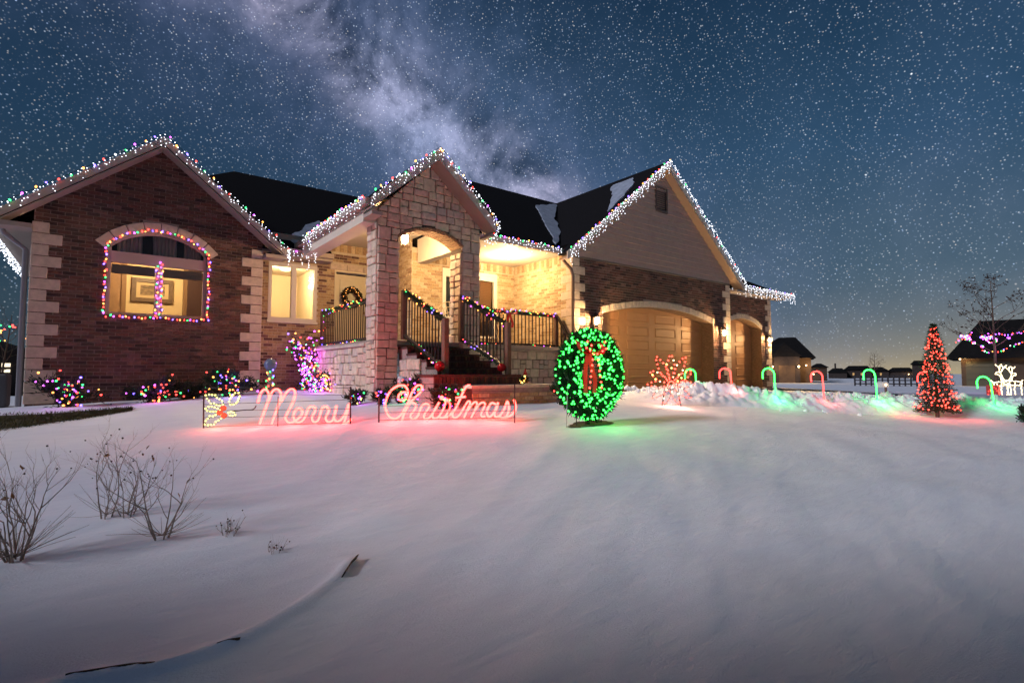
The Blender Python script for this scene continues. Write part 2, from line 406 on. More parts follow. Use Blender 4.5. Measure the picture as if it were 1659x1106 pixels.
# ------------------------------------------------------------------ the house
ZG, ZS = -.56, 2.80                                       # garage floor, top of the brick
YL, YW, YP, YG, Y3, YC = 12.6, 13.2, 11.4, 9.13, 9.95, 9.0 # left gable, window wall, porch back, garage, third bay, columns
XL0, XL1, XR, XG0, XG1, X31 = -1.03, 2.74, 5.776, 8.86, 15.72, 19.96
house = thing('house', 'brick and stone ranch house with three gables outlined in Christmas lights', 'house', (7, 13, -.55))
UNIT = {}
def unit(m, rough=0.0, seed=0):
    key = (m.name, seed)
    if key not in UNIT:
        rnd = random.Random(seed*31+5); mb = MB(); mb.box((-.5, -.5, -.5), (.5, .5, .5))
        if rough: mb.v = [(x*(1-rnd.random()*rough*.6), y*(1-rnd.random()*rough), z*(1-rnd.random()*rough*.8)) for x, y, z in mb.v]
        me = bpy.data.meshes.new('block'); me.from_pydata(mb.v, [], mb.f); me.materials.append(m); UNIT[key] = me
    return UNIT[key]
def subtract(iv, cut):
    out = []
    for a, b in iv:
        c, d_ = cut
        if d_ <= a or c >= b: out.append((a, b)); continue
        if c > a: out.append((a, c))
        if d_ < b: out.append((d_, b))
    return out
class Plane:                                              # a wall plane: s runs along it, z up, n outwards
    def __init__(s, o, u, n): s.o = Vector(o); s.u = Vector(u); s.n = Vector(n)
    def p(s, a, z, out=0.0): return Vector((s.o.x, s.o.y, 0)) + s.u*a + s.n*out + Vector((0, 0, z))
def wall_back(name, pl, z0, z1, span, m, parent, step=.04):
    mb = MB(); z = z0
    while z < z1-1e-6:
        zt = min(z1, z+step)
        lo, hi = span(z+1e-4), span(zt-1e-4)
        if len(lo) == len(hi):
            for (a, b), (c, d_) in zip(lo, hi):
                if b-a > .002 or d_-c > .002: mb.add([pl.p(a, z), pl.p(b, z), pl.p(d_, zt), pl.p(c, zt)], [(0, 1, 2, 3)])
        else:
            for (a, b) in span((z+zt)/2): mb.add([pl.p(a, z), pl.p(b, z), pl.p(b, zt), pl.p(a, zt)], [(0, 1, 2, 3)])
        z = zt
    return mb.build(name, m, parent)
def bricks(pl, z0, z1, span, mats, parent, most, proud=.010, weights=(4, 4, 2, 2, 3)):
    lst = []; row = 0; z = z0+.005; H, L = .0677, .2032
    ang = math.atan2(pl.u.y, pl.u.x)
    while z+.057 <= z1+.02:
        off = 0 if row % 2 else L/2
        lo, hi = span(z+.005), span(min(z+.052, z1-.001)); ivs = []
        for i, (a, b) in enumerate(lo):
            if len(hi) == len(lo): ivs.append((max(a, hi[i][0]), min(b, hi[i][1])))
            else:
                for (c, d_) in hi:
                    if min(b, d_) > max(a, c): ivs.append((max(a, c), min(b, d_)))
        for a, b in ivs:
            i0 = math.floor((a-off)/L)
            x = off+i0*L
            while x < b:
                s0, s1 = max(x+.005, a+.003), min(x+L-.005, b-.003)
                if s1-s0 > .03: lst.append((s0, s1, z, .0577))
                x += L
        z += H; row += 1
    def score(t):
        p = pl.p((t[0]+t[1])/2, t[2]); return -(t[1]-t[0])/max(.5, p.dot(FW))
    lst.sort(key=score); rnd = random.Random(len(lst))
    rest = MB()
    for i, (s0, s1, z, h) in enumerate(lst):
        m = rnd.choices(mats, weights)[0]; pr = proud*rnd.uniform(.6, 1.25)
        if i < most:
            o = bpy.data.objects.new('brick', unit(m, .06, i % 3)); C.objects.link(o); o.parent = parent
            o.location = pl.p((s0+s1)/2, z+h/2, pr/2-.004); o.scale = (s1-s0, pr+.010, h); o.rotation_euler = (rnd.gauss(0, .006), rnd.gauss(0, .006), ang)
        else:
            rest.obox(pl.p((s0+s1)/2, z+h/2, pr/2-.004), pl.u*((s1-s0)/2), pl.n*((pr+.010)/2), Vector((0, 0, h/2)), m)
    if rest.v: rest.build('brick', None, parent, False, 'stuff')
def quoins(xc, yc, sx, z0, z1, parent, sy=1, hblk=.2032, big=.40, small=.215, side=True, proud=.022, top_small=True):
    z = z1; i = 0
    while z-hblk > z0-.02:
        a, b = ((small, big) if (i % 2 == 0) == top_small else (big, small))
        x0, x1 = sorted((xc-sx*proud, xc+sx*a)); y0, y1 = yc-proud, yc+(b if side else .05)
        mb = MB(); mb.box((x0, y0, max(z-hblk+.011, z0)), (x1, y1, z)); o = mb.build('quoin_block', QUOIN, parent)
        bevel(o, .008); z -= hblk; i += 1
def bevel(o, w, seg=1):
    md = o.modifiers.new('edge', 'BEVEL'); md.width = w; md.segments = seg; md.limit_method = 'ANGLE'
def gable(xa, xb, xp, zp, zs):                            # wall outline under a gable
    def f(z):
        if z <= zs: return xa, xb
        t = (z-zs)/(zp-zs); return xa+(xp-xa)*t, xb+(xp-xb)*t
    return f
def arc_open(x0, x1, zbot, zspring, ztop):                # opening with a segmental head: half width at z
    c = (x0+x1)/2; w = (x1-x0)/2; h = ztop-zspring; rad = (w*w+h*h)/(2*h)
    def f(z):
        if z < zbot or z > ztop: return None
        if z <= zspring: return x0, x1
        dz = z-(ztop-rad); q = rad*rad-dz*dz
        if q <= 0: return None
        return c-q**.5, c+q**.5
    def head(x):
        return ztop-rad+max(0, rad*rad-(x-c)**2)**.5
    f.head = head; f.c = c; f.rad = rad; f.ztop = ztop; f.x0 = x0; f.x1 = x1; f.zs = zspring; f.zb = zbot
    return f
def span_of(outer, opens):
    def f(z):
        a, b = outer(z)
        if b <= a: return []
        iv = [(a, b)]
        for o in opens:
            c = o(z)
            if c: iv = subtract(iv, c)
        return iv
    return f
def voussoirs(op, pl, n, thick, m, parent, name='arch_stone', proud=.03, extra=.0, depth=.08, gap=.06):
    # wedge stones over a segmental opening
    w = (op.x1-op.x0)/2+extra; a_max = math.asin(min(.999, w/op.rad)); cz = op.ztop-op.rad
    for i in range(n):
        t0, t1 = -a_max+2*a_max*(i+gap/2)/n, -a_max+2*a_max*(i+1-gap/2)/n
        r0, r1 = op.rad+.004, op.rad+thick*random.uniform(.96, 1.03)
        q = [(op.c+r*math.sin(t), cz+r*math.cos(t)) for r, t in ((r0, t0), (r0, t1), (r1, t1), (r1, t0))]
        pr = proud*random.uniform(.85, 1.15)
        vs = [pl.p(x, z, pr) for x, z in q]+[pl.p(x, z, -depth) for x, z in q]
        mb = MB(); mb.add(vs, [(0, 1, 2, 3), (0, 4, 5, 1), (1, 5, 6, 2), (2, 6, 7, 3), (3, 7, 4, 0)]); bevel(mb.build(name, m, parent), .006)

# ---- stone work: random ashlar
def ashlar(x0, x1, z0, z1, rnd, out, mn=.17, mx=.46):
    w, h = x1-x0, z1-z0
    if w > mx or (w > 2.05*mn and w > h*1.9) or (h <= mx*.62 and w > mx*.8 and rnd.random() < .75):
        if w > mn*1.7:
            c = x0+w*rnd.uniform(.36, .64); ashlar(x0, c, z0, z1, rnd, out, mn, mx); ashlar(c, x1, z0, z1, rnd, out, mn, mx); return
    if h > mx*.62 or (h > mn*1.25 and h > w*1.2):
        c = z0+h*rnd.uniform(.38, .62); ashlar(x0, x1, z0, c, rnd, out, mn, mx); ashlar(x0, x1, c, z1, rnd, out, mn, mx); return
    out.append((x0, x1, z0, z1))
def stones(pl, rects, parent, bot=None, top=None, proud=.035, seed=1, joint=.011, depth=.03):
    rnd = random.Random(seed)
    for (x0, x1, z0, z1) in rects:
        x0 += joint*rnd.uniform(.6, 1.3)/1.6; x1 -= joint*rnd.uniform(.6, 1.3)/1.6; z0 += joint*rnd.uniform(.5, 1.2)/1.6; z1 -= joint*rnd.uniform(.5, 1.2)/1.6
        if bot is None and top is None: xs = [x0, x1]
        else: xs = [x0+(x1-x0)*i/6 for i in range(7)]
        B = [max(z0, bot(x)+joint) if bot else z0 for x in xs]; T = [min(z1, top(x)-joint) if top else z1 for x in xs]
        keep = [i for i in range(len(xs)) if T[i]-B[i] > .012]
        if len(keep) < 2: continue
        xs = [xs[i] for i in keep]; B = [B[i] for i in keep]; T = [T[i] for i in keep]; n = len(xs)
        if max(t-b for t, b in zip(T, B)) < .03: continue
        j = lambda: rnd.uniform(-.006, .006)
        pr = proud*rnd.uniform(.55, 1.2)
        ring = [(xs[i]+j(), B[i]+j()) for i in range(n)]+[(xs[i]+j(), T[i]+j()) for i in range(n-1, -1, -1)]
        cxm = sum(q[0] for q in ring)/len(ring); czm = sum(q[1] for q in ring)/len(ring); N = len(ring)
        vs = [pl.p(x, z, -depth) for x, z in ring]+[pl.p(x, z, pr*.55) for x, z in ring]
        vs += [pl.p(cxm+(x-cxm)*.86, czm+(z-czm)*.80, pr*rnd.uniform(.85, 1.25)) for x, z in ring]
        fs = [(i, (i+1) % N, N+(i+1) % N, N+i) for i in range(N)]+[(N+i, N+(i+1) % N, 2*N+(i+1) % N, 2*N+i) for i in range(N)]+[tuple(range(2*N, 3*N))]
        mb = MB(); mb.add(vs, fs); mb.build('stone', rnd.choices(STONE, (5, 4, 3, 2))[0], parent)

# ======================= left gable
plL = Plane((0, YL, 0), (1, 0, 0), (0, -1, 0))
gL = gable(XL0, XL1, (XL0+XL1)/2-.02, 4.52, 3.0)
opL = arc_open(.03, 1.69, 1.10, 2.44, 2.80)
backL = span_of(gL, [opL])
wl = wall_back('gable_wall', plL, -.75, 4.5, backL, MORTAR, house)
def voussL(z):
    o = arc_open(-.03, 1.75, 2.44, 2.47, 2.99)(z); return o
bricks(plL, -.72, 4.44, span_of(gL, [opL, voussL]), BRK, wl, 300)
voussoirs(opL, plL, 8, .185, QUOIN, wl, extra=.06)
quoins(XL0, YL, 1, -.7, 2.70, wl); quoins(XL1, YL, -1, -.7, 2.70, wl)
sw = MB(); sw.box((XL0, YL+.02, -.9), (XL0+.1, 21, 2.75)); sw.box((XL1-.1, YL+.02, -.9), (XL1, YW+.1, 2.75)); sw.build('side_wall', BRK[1], house)
# reveals and window
win = MB(); win.box((.03, YL+.002, 1.04), (1.69, YL+.12, 1.10)); win = win.build('window', TRIM, house); win['label'] = 'arched window with a coloured light border and a lit room behind'
wr = MB()
for x0, x1 in ((-.0, .03), (1.69, 1.72)): wr.box((x0, YL+.003, 1.04), (x1, YL+.16, 2.47))
xs = [.03+1.66*i/16 for i in range(17)]
for a, b in zip(xs, xs[1:]): wr.add([(a, YL, opL.head(a)), (b, YL, opL.head(b)), (b, YL+.2, opL.head(b)), (a, YL+.2, opL.head(a))], [(0, 1, 2, 3)])
wr.build('reveal', TRIM, win)
fr = MB(); y0, y1 = YL+.08, YL+.15
fr.box((.03, y0, 1.10), (.09, y1, 2.44)); fr.box((1.63, y0, 1.10), (1.69, y1, 2.44)); fr.box((.09, y0, 1.10), (1.63, y1, 1.17)); fr.box((.09, y0-.02, 2.13), (1.63, y1, 2.34)); fr.box((.80, y0-.01, 1.17), (.93, y1, 2.13))
for a, b in zip(xs, xs[1:]): fr.obox(Vector(((a+b)/2, (y0+y1)/2, (opL.head(a)+opL.head(b))/2-.03)), Vector(((b-a)/2+.003, 0, (opL.head(b)-opL.head(a))/2)), Vector((0, .035, 0)), Vector((0, 0, .03)))
fr.build('frame', mat('mauve_trim', (.40, .30, .28), .6), win)
for x0, x1 in ((.09, .80), (.93, 1.63)):
    g = MB(); g.add([(x0, YL+.12, 1.17), (x1, YL+.12, 1.17), (x1, YL+.12, 2.13), (x0, YL+.12, 2.13)], [(0, 1, 2, 3)]); g.build('pane', GLASS, win)
g = MB(); pts = [(.09, YL+.12, 2.34), (1.63, YL+.12, 2.34)]+[(x, YL+.12, opL.head(x)-.03) for x in reversed(xs[1:-1])]; g.add(pts, [tuple(range(len(pts)))]); g.build('pane', GLASS, win)
for x0, x1 in ((.10, .80), (.93, 1.62)):                   # drawn up shades
    b = MB()
    for i in range(3): b.box((x0, YL+.20+.008*i, 2.10-.055*(i+1)), (x1, YL+.23+.008*i, 2.11-.055*i))
    b.build('shade', mat('shade_fabric', (.10, .09, .10), .8), win)
cur = MB()                                                # gathered curtain behind the arched light
for x0, x1 in ((.16, .58), (.74, 1.16), (1.28, 1.60)):
    N = 22; top = []; bot = []
    for i in range(N+1):
        x = x0+(x1-x0)*i/N; y = YL+.26+.022*math.sin(i*1.9); top.append((x, y, 2.80)); bot.append((x+(.04 if i == 0 else 0), y, 2.28))
    cur.add(bot+top, [(i, i+1, N+2+i, N+1+i) for i in range(N)])
bkb = MB(); bkb.box((.06, YL+.285, 2.25), (1.66, YL+.295, 2.84)); bkb.build('blackout_board', mat('blackout_dark', (.015, .014, .02), .9), win)  # added board blocks the room light so the curtain gaps stay dark
cur.build('curtain', mat('grey_curtain', (.34, .30, .31), .9), win)
# room behind
def room(x0, x1, y0, y1, z0, z1, mw, mc, mf):
    mb = MB()
    mb.add([(x0, y1, z0), (x1, y1, z0), (x1, y1, z1), (x0, y1, z1)], [(0, 1, 2, 3)], mw)
    mb.add([(x0, y0, z0), (x0, y1, z0), (x0, y1, z1), (x0, y0, z1)], [(0, 1, 2, 3)], mw); mb.add([(x1, y0, z0), (x1, y1, z0), (x1, y1, z1), (x1, y0, z1)], [(0, 1, 2, 3)], mw)
    mb.add([(x0, y0, z1), (x1, y0, z1), (x1, y1, z1), (x0, y1, z1)], [(0, 1, 2, 3)], mc); mb.add([(x0, y0, z0), (x1, y0, z0), (x1, y1, z0), (x0, y1, z0)], [(0, 1, 2, 3)], mf)
    return mb.build('room', None, house)
WARMW = mat('warm_wall_paint', (.70, .52, .27), .85, .04, 2); WARMC = mat('warm_ceiling', (.74, .62, .42), .9); FLOORI = mat('room_floor', (.18, .10, .06), .6)
r1 = room(XL0+.12, XL1-.12, YL+.30, 15.3, .35, 2.86, WARMW, WARMC, FLOORI)
dd = MB(); a = onY(183, 470, 15.2); b = onY(201, 470, 15.2); dd.box((a.x-.3, 15.2, .35), (b.x-.05, 15.28, 2.6)); dd.build('interior_door', mat('oak_door', (.30, .17, .08), .5, .2, 8), r1)
dd = MB(); dd.box((b.x-.05, 15.16, .35), (b.x+.04, 15.28, 2.66)); a2 = onY(297, 470, 15.2); dd.box((a2.x, 15.16, .35), (a2.x+.08, 15.28, 2.66)); dd.build('door_casing', mat('oak_casing', (.22, .12, .05), .5), r1)
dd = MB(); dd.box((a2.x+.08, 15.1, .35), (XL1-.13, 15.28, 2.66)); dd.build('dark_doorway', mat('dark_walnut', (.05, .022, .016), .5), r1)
pa, pb_ = onY(214, 452, 15.2), onY(280, 490, 15.2)
pf = thing('framed_picture', 'framed landscape picture on the warm wall behind the arched window', 'picture', (pa.x, 15.2, pb_.z))
m = MB(); x0, x1, z0, z1 = pa.x, pb_.x, pb_.z-.02, pa.z+.05
for q in (((x0, z0), (x1, z0+.09)), ((x0, z1-.09), (x1, z1)), ((x0, z0+.09), (x0+.09, z1-.09)), ((x1-.09, z0+.09), (x1, z1-.09))): m.box((q[0][0], 15.22, q[0][1]), (q[1][0], 15.29, q[1][1]))
m.build('frame', mat('dark_gilt', (.12, .07, .03), .45, .3, 20), pf)
m = MB(); m.box((x0+.09, 15.26, z0+.09), (x1-.09, 15.29, z1-.09)); m.build('mat_board', mat('mat_board', (.55, .40, .20), .7), pf)
m = MB(); m.box((x0+.17, 15.25, z0+.16), (x1-.17, 15.265, z1-.16)); m.build('print', mat('landscape_print', (.20, .13, .06), .6, .9, 9, stretch=(1, 1, 3)), pf)
def ceiling_light(p, power, color, label):
    t = thing('ceiling_light', label, 'ceiling light', p)
    m = MB(); m.lathe(p+Vector((0, 0, -.16)), [(.02, 0), (.11, .02), (.16, .08), (.17, .10)], 12); m.build('bowl', emis('lit_bowl', (1, .78, .45), 3), t, True)
    m = MB(); m.lathe(p+Vector((0, 0, -.06)), [(.06, 0), (.07, .06)], 10); m.build('canopy', DKBR, t)
    lamp(t, p-Vector((0, 0, .30)), power, color, .12)
ceiling_light(Vector((.9, 13.9, 2.86)), 150, (1, .74, .42), 'bowl ceiling light in the room behind the arched window')

# ======================= window wall and front door wall
plW = Plane((0, YW, 0), (1, 0, 0), (0, -1, 0))
opW = lambda z: (3.02, 4.13) if 1.24 < z < 2.60 else None
opD = lambda z: (4.56, 5.72) if .5 < z < 2.58 else None
outW = lambda z: (XL1, XR)
ww = wall_back('window_wall', plW, -.7, 3.3, span_of(outW, [opW, opD]), TANMORT, house)
MIXB = [BRK[3], TANB[2], TANB[4], TANB[0], BRK[1]]
lint = lambda z: (4.44, 5.76) if 2.58 < z < 2.74 else None
bricks(plW, -.6, 3.02, span_of(outW, [opW, opD, lint]), MIXB, ww, 150, weights=(2, 4, 4, 3, 2))
for i in range(14):                                       # soldier course under the porch ceiling
    m = MB(); x = 4.38+.10*i; m.box((x, YW-.014, 3.05), (x+.088, YW+.03, 3.25)); m.build('soldier_brick', TANB[(0, 2, 1, 4)[i % 4]], ww)
for x0, x1 in ((4.44, 4.86), (4.87, 5.30), (5.31, 5.75)): m = MB(); m.box((x0, YW-.035, 2.585), (x1, YW+.05, 2.735)); bevel(m.build('lintel_stone', QUOIN, ww), .008)
wn = MB(); wn.box((3.0, YW-.05, 1.18), (4.15, YW+.05, 1.24)); wn = wn.build('window', WHITE, house); wn['label'] = 'two-pane window with pale frame between left gable and porch'
m = MB()
for q in ((3.02, 3.09, 1.24, 2.60), (4.06, 4.13, 1.24, 2.60), (3.53, 3.64, 1.24, 2.60)): m.box((q[0], YW-.02, q[2]), (q[1], YW+.07, q[3]))
for z0, z1 in ((1.24, 1.31), (2.52, 2.60)):
    for x0, x1 in ((3.09, 3.53), (3.64, 4.06)): m.box((x0, YW-.018, z0), (x1, YW+.07, z1))
m.build('frame', WHITE, wn)
for x0, x1 in ((3.09, 3.53), (3.64, 4.06)):
    g = MB(); g.add([(x0, YW+.03, 1.31), (x1, YW+.03, 1.31), (x1, YW+.03, 2.52), (x0, YW+.03, 2.52)], [(0, 1, 2, 3)]); g.build('pane', GLASS, wn)
r2 = room(XL1+.05, 4.5, YW+.10, 16.2, .5, 2.82, mat('pale_warm_wall', (.78, .64, .40), .85), WARMC, FLOORI)
ceiling_light(Vector((3.75, 14.6, 2.82)), 130, (1, .76, .45), 'small ceiling light in the room behind the two-pane window')
fa = onY(443, 498, 15.9)
m = thing('framed_mirror', 'framed mirror leaning low behind the left pane of the two-pane window', 'mirror', (fa.x, 16.1, .5))
fb = MB(); x0 = 3.75
for q in (((x0, .9), (x0+.5, .98)), ((x0, 1.42), (x0+.5, 1.5)), ((x0, .98), (x0+.08, 1.42)), ((x0+.42, .98), (x0+.5, 1.42))): fb.box((q[0][0], 16.1, q[0][1]), (q[1][0], 16.16, q[1][1]))
fb.build('frame', mat('dark_gilt2', (.10, .06, .03), .5), m); fb = MB(); fb.box((x0+.08, 16.13, .98), (x0+.42, 16.16, 1.42)); fb.build('glass', mat('mirror_glass', (.7, .6, .4), .1, metal=1.0), m)
# front door
dr = MB(); dr.box((4.60, YW+.08, .60), (5.42, YW+.13, 2.50)); dr = dr.build('front_door', CREAM, house)
m = MB()
for x0, x1 in ((4.56, 4.60), (5.42, 5.47), (5.68, 5.72)): m.box((x0, YW-.02, .6), (x1, YW+.14, 2.54))
for x0, x1 in ((4.56, 5.72),): m.box((x0, YW-.025, 2.54), (x1, YW+.14, 2.585))
m.build('frame', CREAM, dr)
for z0, z1 in ((.75, 1.35), (1.48, 2.38)):
    m = MB(); m.box((4.72, YW+.060, z0), (5.30, YW+.085, z1)); bevel(m.build('door_panel', CREAM, dr), .02)
m = MB(); m.box((5.47, YW+.05, .6), (5.68, YW+.07, 2.54)); m.build('sidelight', mat('obscure_glass', (.65, .5, .3), .25), dr)
m = MB(); m.ball((5.36, YW+.04, 1.55), .035); m.build('handle', mat('brass', (.5, .33, .12), .3, metal=1.0), dr, True)

# ======================= porch back walls
plR = Plane((XR, 0, 0), (0, -1, 0), (-1, 0, 0))           # return facing left
rs_ = lambda z: [(-YW, -YP)]
rw = wall_back('return_wall', plR, .5, 3.3, rs_, TANMORT, house, .2)
bricks(plR, .55, 3.2, rs_, TANB, rw, 60)
plP = Plane((0, YP, 0), (1, 0, 0), (0, -1, 0))
opP = lambda z: (6.66, 8.20) if .95 < z < 2.50 else None
pw = wall_back('porch_wall', plP, .4, 3.0, span_of(lambda z: (XR, XG0), [opP]), TANMORT, house)
bricks(plP, .55, 2.66, span_of(lambda z: (XR, XG0), [opP]), TANB, pw, 150)
for i in range(30):
    x = XR+.02+.1025*i; m = MB(); m.box((x, YP-.013, 2.675), (x+.09, YP+.03, 2.87)); m.build('soldier_brick', TANB[(0, 2, 1, 4, 3)[i % 5]], pw)
pn = MB(); pn.box((6.60, YP-.03, .90), (8.26, YP+.05, .95)); pn = pn.build('window', WHITE, house); pn['label'] = 'porch window with white frame and dark blinds behind the right column'
m = MB()
for x0, x1 in ((6.60, 6.70), (7.36, 7.46), (8.16, 8.26)): m.box((x0, YP-.03, .95), (x1, YP+.05, 2.52))
m.box((6.60, YP-.033, 2.52), (8.26, YP+.05, 2.60))
for x0, x1 in ((6.70, 7.36), (7.46, 8.16)): m.box((x0, YP-.02, 2.40), (x1, YP+.05, 2.519))
m.build('frame', WHITE, pn)
for i, (x0, x1) in enumerate(((6.70, 7.36), (7.46, 8.16))):
    g = MB(); g.add([(x0, YP+.02, .95), (x1, YP+.02, .95), (x1, YP+.02, 2.40), (x0, YP+.02, 2.40)], [(0, 1, 2, 3)]); g.build('pane', GLASS, pn)
    b = MB(); z = .96
    while z < 2.39: b.obox(Vector(((x0+x1)/2, YP+.09, z)), Vector(((x1-x0)/2, 0, 0)), Vector((0, .010, .022)), Vector((0, .002, -.001))); z += .042
    b.build('blind', mat('blind_grey' if i == 0 else 'blind_brown', (.055, .06, .055) if i == 0 else (.16, .08, .035), .6), pn, False, 'stuff')
plGs = Plane((XG0, 0, 0), (0, -1, 0), (-1, 0, 0))
gsp = lambda z: [(-YP, -(YG+.03))]
gw = wall_back('garage_side_wall', plGs, -.6, 2.95, gsp, TANMORT, house, .2)
bricks(plGs, -.5, 2.66, gsp, TANB, gw, 120)
for i in range(21):
    y = YG+.24+.1*i; m = MB(); m.box((XG0-.013, y, 2.675), (XG0+.03, y+.088, 2.87)); m.build('soldier_brick', TANB[(0, 2, 1, 4, 3)[i % 5]], gw)

# ======================= garage
plG = Plane((0, YG, 0), (1, 0, 0), (0, -1, 0))
opG = arc_open(9.89, 14.77, -.7, 1.50, 1.80)
outG = lambda z: (XG0, XG1)
gf = wall_back('garage_wall', plG, -.7, ZS, span_of(outG, [opG]), MORTAR, house)
vG = arc_open(9.86, 14.80, 1.49, 1.50, 1.98)
bricks(plG, -.66, ZS-.02, span_of(outG, [opG, vG]), BRK, gf, 300)
quoins(XG0, YG, 1, -.6, ZS-.03, gf, top_small=True); quoins(XG1, YG, -1, -.6, ZS-.03, gf, side=True)
voussoirs(opG, plG, 34, .165, QUOIN, gf, extra=.03, gap=.10)
def reveal(op, y0, y1, m, parent):
    mb = MB(); N = 24; X = [op.x0+(op.x1-op.x0)*i/N for i in range(N+1)]
    for a, b in zip(X, X[1:]): mb.add([(a, y0, op.head(a)), (b, y0, op.head(b)), (b, y1, op.head(b)), (a, y1, op.head(a))], [(0, 1, 2, 3)])
    for x in (op.x0, op.x1): mb.add([(x, y0, op.zb), (x, y0, op.zs), (x, y1, op.zs), (x, y1, op.zb)], [(0, 1, 2, 3)])
    mb.build('reveal', m, parent)
REV = mat('reveal_brick', (.22, .13, .075), .9, .35, 12, .3, 60, stretch=(1, 1, 3))
reveal(opG, YG, YG+.5, REV, gf)
def garage_door(x0, x1, y, z0, z1, op, cols, rows, label):
    root = MB(); root.box((x0, y, z0), (x1, y+.05, op.ztop+.02)); root = root.build('garage_door', DOORB, house); root['label'] = label
    ph = (z1-z0)/rows
    for i in range(rows):
        s = MB(); s.box((x0, y-.006, z0+ph*i+.006), (x1, y-.001, z0+ph*(i+1)-.006)); s.build('section', DOORB, root)
        for j in range(cols):
            w = (x1-x0)/cols; a, b = x0+w*j+.12*w, x0+w*(j+1)-.12*w; c, e = z0+ph*i+.15*ph, z0+ph*(i+1)-.15*ph
            p = MB()                                      # raised panel inside a groove
            ring = lambda k_, yy: [(a+k_, yy, c+k_), (b-k_, yy, c+k_), (b-k_, yy, e-k_), (a+k_, yy, e-k_)]
            vs = ring(0, y-.008)+ring(.018, y-.024)+ring(.045, y-.012)+ring(.06, y-.012)
            fs = [(4*r_+q, 4*r_+(q+1) % 4, 4*r_+4+(q+1) % 4, 4*r_+4+q) for r_ in range(3) for q in range(4)]+[(12, 13, 14, 15)]
            p.add(vs, fs); p.build('panel', DOORB, root)
    return root
garage_door(9.86, 14.80, YG+.40, ZG, 1.72, opG, 4, 6, 'wide beige panelled garage door under a stone arch')
# gable over the garage
gG = gable(XG0-.02, XG1+.02, (XG0+XG1)/2, 5.78, 3.06)
XPK = (XG0+XG1)/2
vent = lambda z: (XPK-.22, XPK+.22) if 4.55 < z < 5.15 else None
sid = MB(); sid.box((XG0, YG+.02, ZS), (XG1, YG+.06, ZS+.02)); sid = sid.build('gable_siding', SIDING, house); z = ZS+.02; i = 0
wall_back('siding_sheathing', Plane((0, YG+.015, 0), (1, 0, 0), (0, -1, 0)), ZS, 5.74, lambda z: [gG(z)], SIDING, sid, .13)
while z < 5.58:
    h = .152; a, b = gG(z); c, d_ = gG(min(z+h, 5.75))
    pieces = [((a, b), (c, d_))]
    if vent(z+.07): pieces = [((a, XPK-.27), (c, XPK-.27)), ((XPK+.27, b), (XPK+.27, d_))]
    for (p0, p1), (q0, q1) in pieces:
        if p1 <= p0+.02: continue
        m = MB(); y0, y1 = YG-.042, YG-.008
        m.add([(p0, y0, z), (p1, y0, z), (q1, y1, z+h), (q0, y1, z+h), (p0, YG+.012, z), (p1, YG+.012, z)], [(0, 1, 2, 3), (0, 4, 5, 1)]); m.build('siding_board', SIDING, sid)
    z += h
vt = MB()
for q in ((XPK-.27, XPK-.22, 4.50, 5.20), (XPK+.22, XPK+.27, 4.50, 5.20)): vt.box((q[0], YG-.05, q[2]), (q[1], YG+.01, q[3]))
for z0, z1 in ((4.50, 4.55), (5.15, 5.20)): vt.box((XPK-.22, YG-.05, z0), (XPK+.22, YG+.01, z1))
vt = vt.build('gable_vent', mat('vent_paint', (.12, .085, .075), .7), house)
for i in range(10): m = MB(); m.obox(Vector((XPK, YG-.02, 4.585+.06*i)), Vector((.22, 0, 0)), Vector((0, .022, .020)), Vector((0, .003, -.003))); m.build('slat', MATS['vent_paint'], vt)
bm_ = MB(); bm_.box((XG0+.0, YG-.045, ZS-.03), (XG1, YG+.0, ZS+.02)); bm_.build('frieze_board', mat('frieze_dark', (.16, .12, .10), .7), house)

# ======================= third bay
pl3 = Plane((0, Y3, 0), (1, 0, 0), (0, -1, 0))
op3 = arc_open(16.75, 19.24, -.7, 1.62, 1.93)
t3 = wall_back('third_bay_wall', pl3, -.7, ZS-.02, span_of(lambda z: (XG1-.1, X31), [op3]), MORTAR, house)
v3 = arc_open(16.70, 19.29, 1.61, 1.62, 2.10)
bricks(pl3, -.66, ZS-.05, span_of(lambda z: (XG1, X31), [op3, v3]), BRK, t3, 120)
quoins(X31, Y3, -1, -.6, ZS-.05, t3); voussoirs(op3, pl3, 20, .155, QUOIN, t3, extra=.03, gap=.1)
reveal(op3, Y3, Y3+.5, REV, t3)
garage_door(16.7, 19.3, Y3+.40, ZG, 1.86, op3, 2, 6, 'narrow beige panelled garage door of the third bay')
m = MB(); m.box((X31-.1, Y3+.02, -.8), (X31, 18, ZS)); m.box((XG1-.12, YG+.02, -.8), (XG1-.005, Y3+.02, ZS)); m.build('side_wall', BRK[1], house)

# ======================= roofs
def slab(mb, quad, t=.06, m=None):
    q = [Vector(p) for p in quad]; n = (q[1]-q[0]).cross(q[2]-q[0]).normalized()
    if n.z < 0: q.reverse(); n = -n
    N = len(q); lo = [p-n*t for p in q]
    mb.add(q+lo, [tuple(range(N)), tuple(range(2*N-1, N-1, -1))]+[(i, N+i, N+(i+1) % N, (i+1) % N) for i in range(N)], m)
def gable_roof(name, xp, zp, xa, za, xb, zb, y0, y1):
    mb = MB(); slab(mb, [(xa, y0, za), (xp, y0, zp), (xp, y1, zp), (xa, y1, za)]); slab(mb, [(xp, y0, zp), (xb, y0, zb), (xb, y1, zb), (xp, y1, zp)])
    return mb.build(name, ROOF, house)
LP, LXP = 4.62, (XL0+XL1)/2-.02
gable_roof('gable_roof', LXP, LP, -1.52, 2.70, 3.16, 2.70, 12.25, 18.5)
mb = MB()                                                 # long hipped main roof
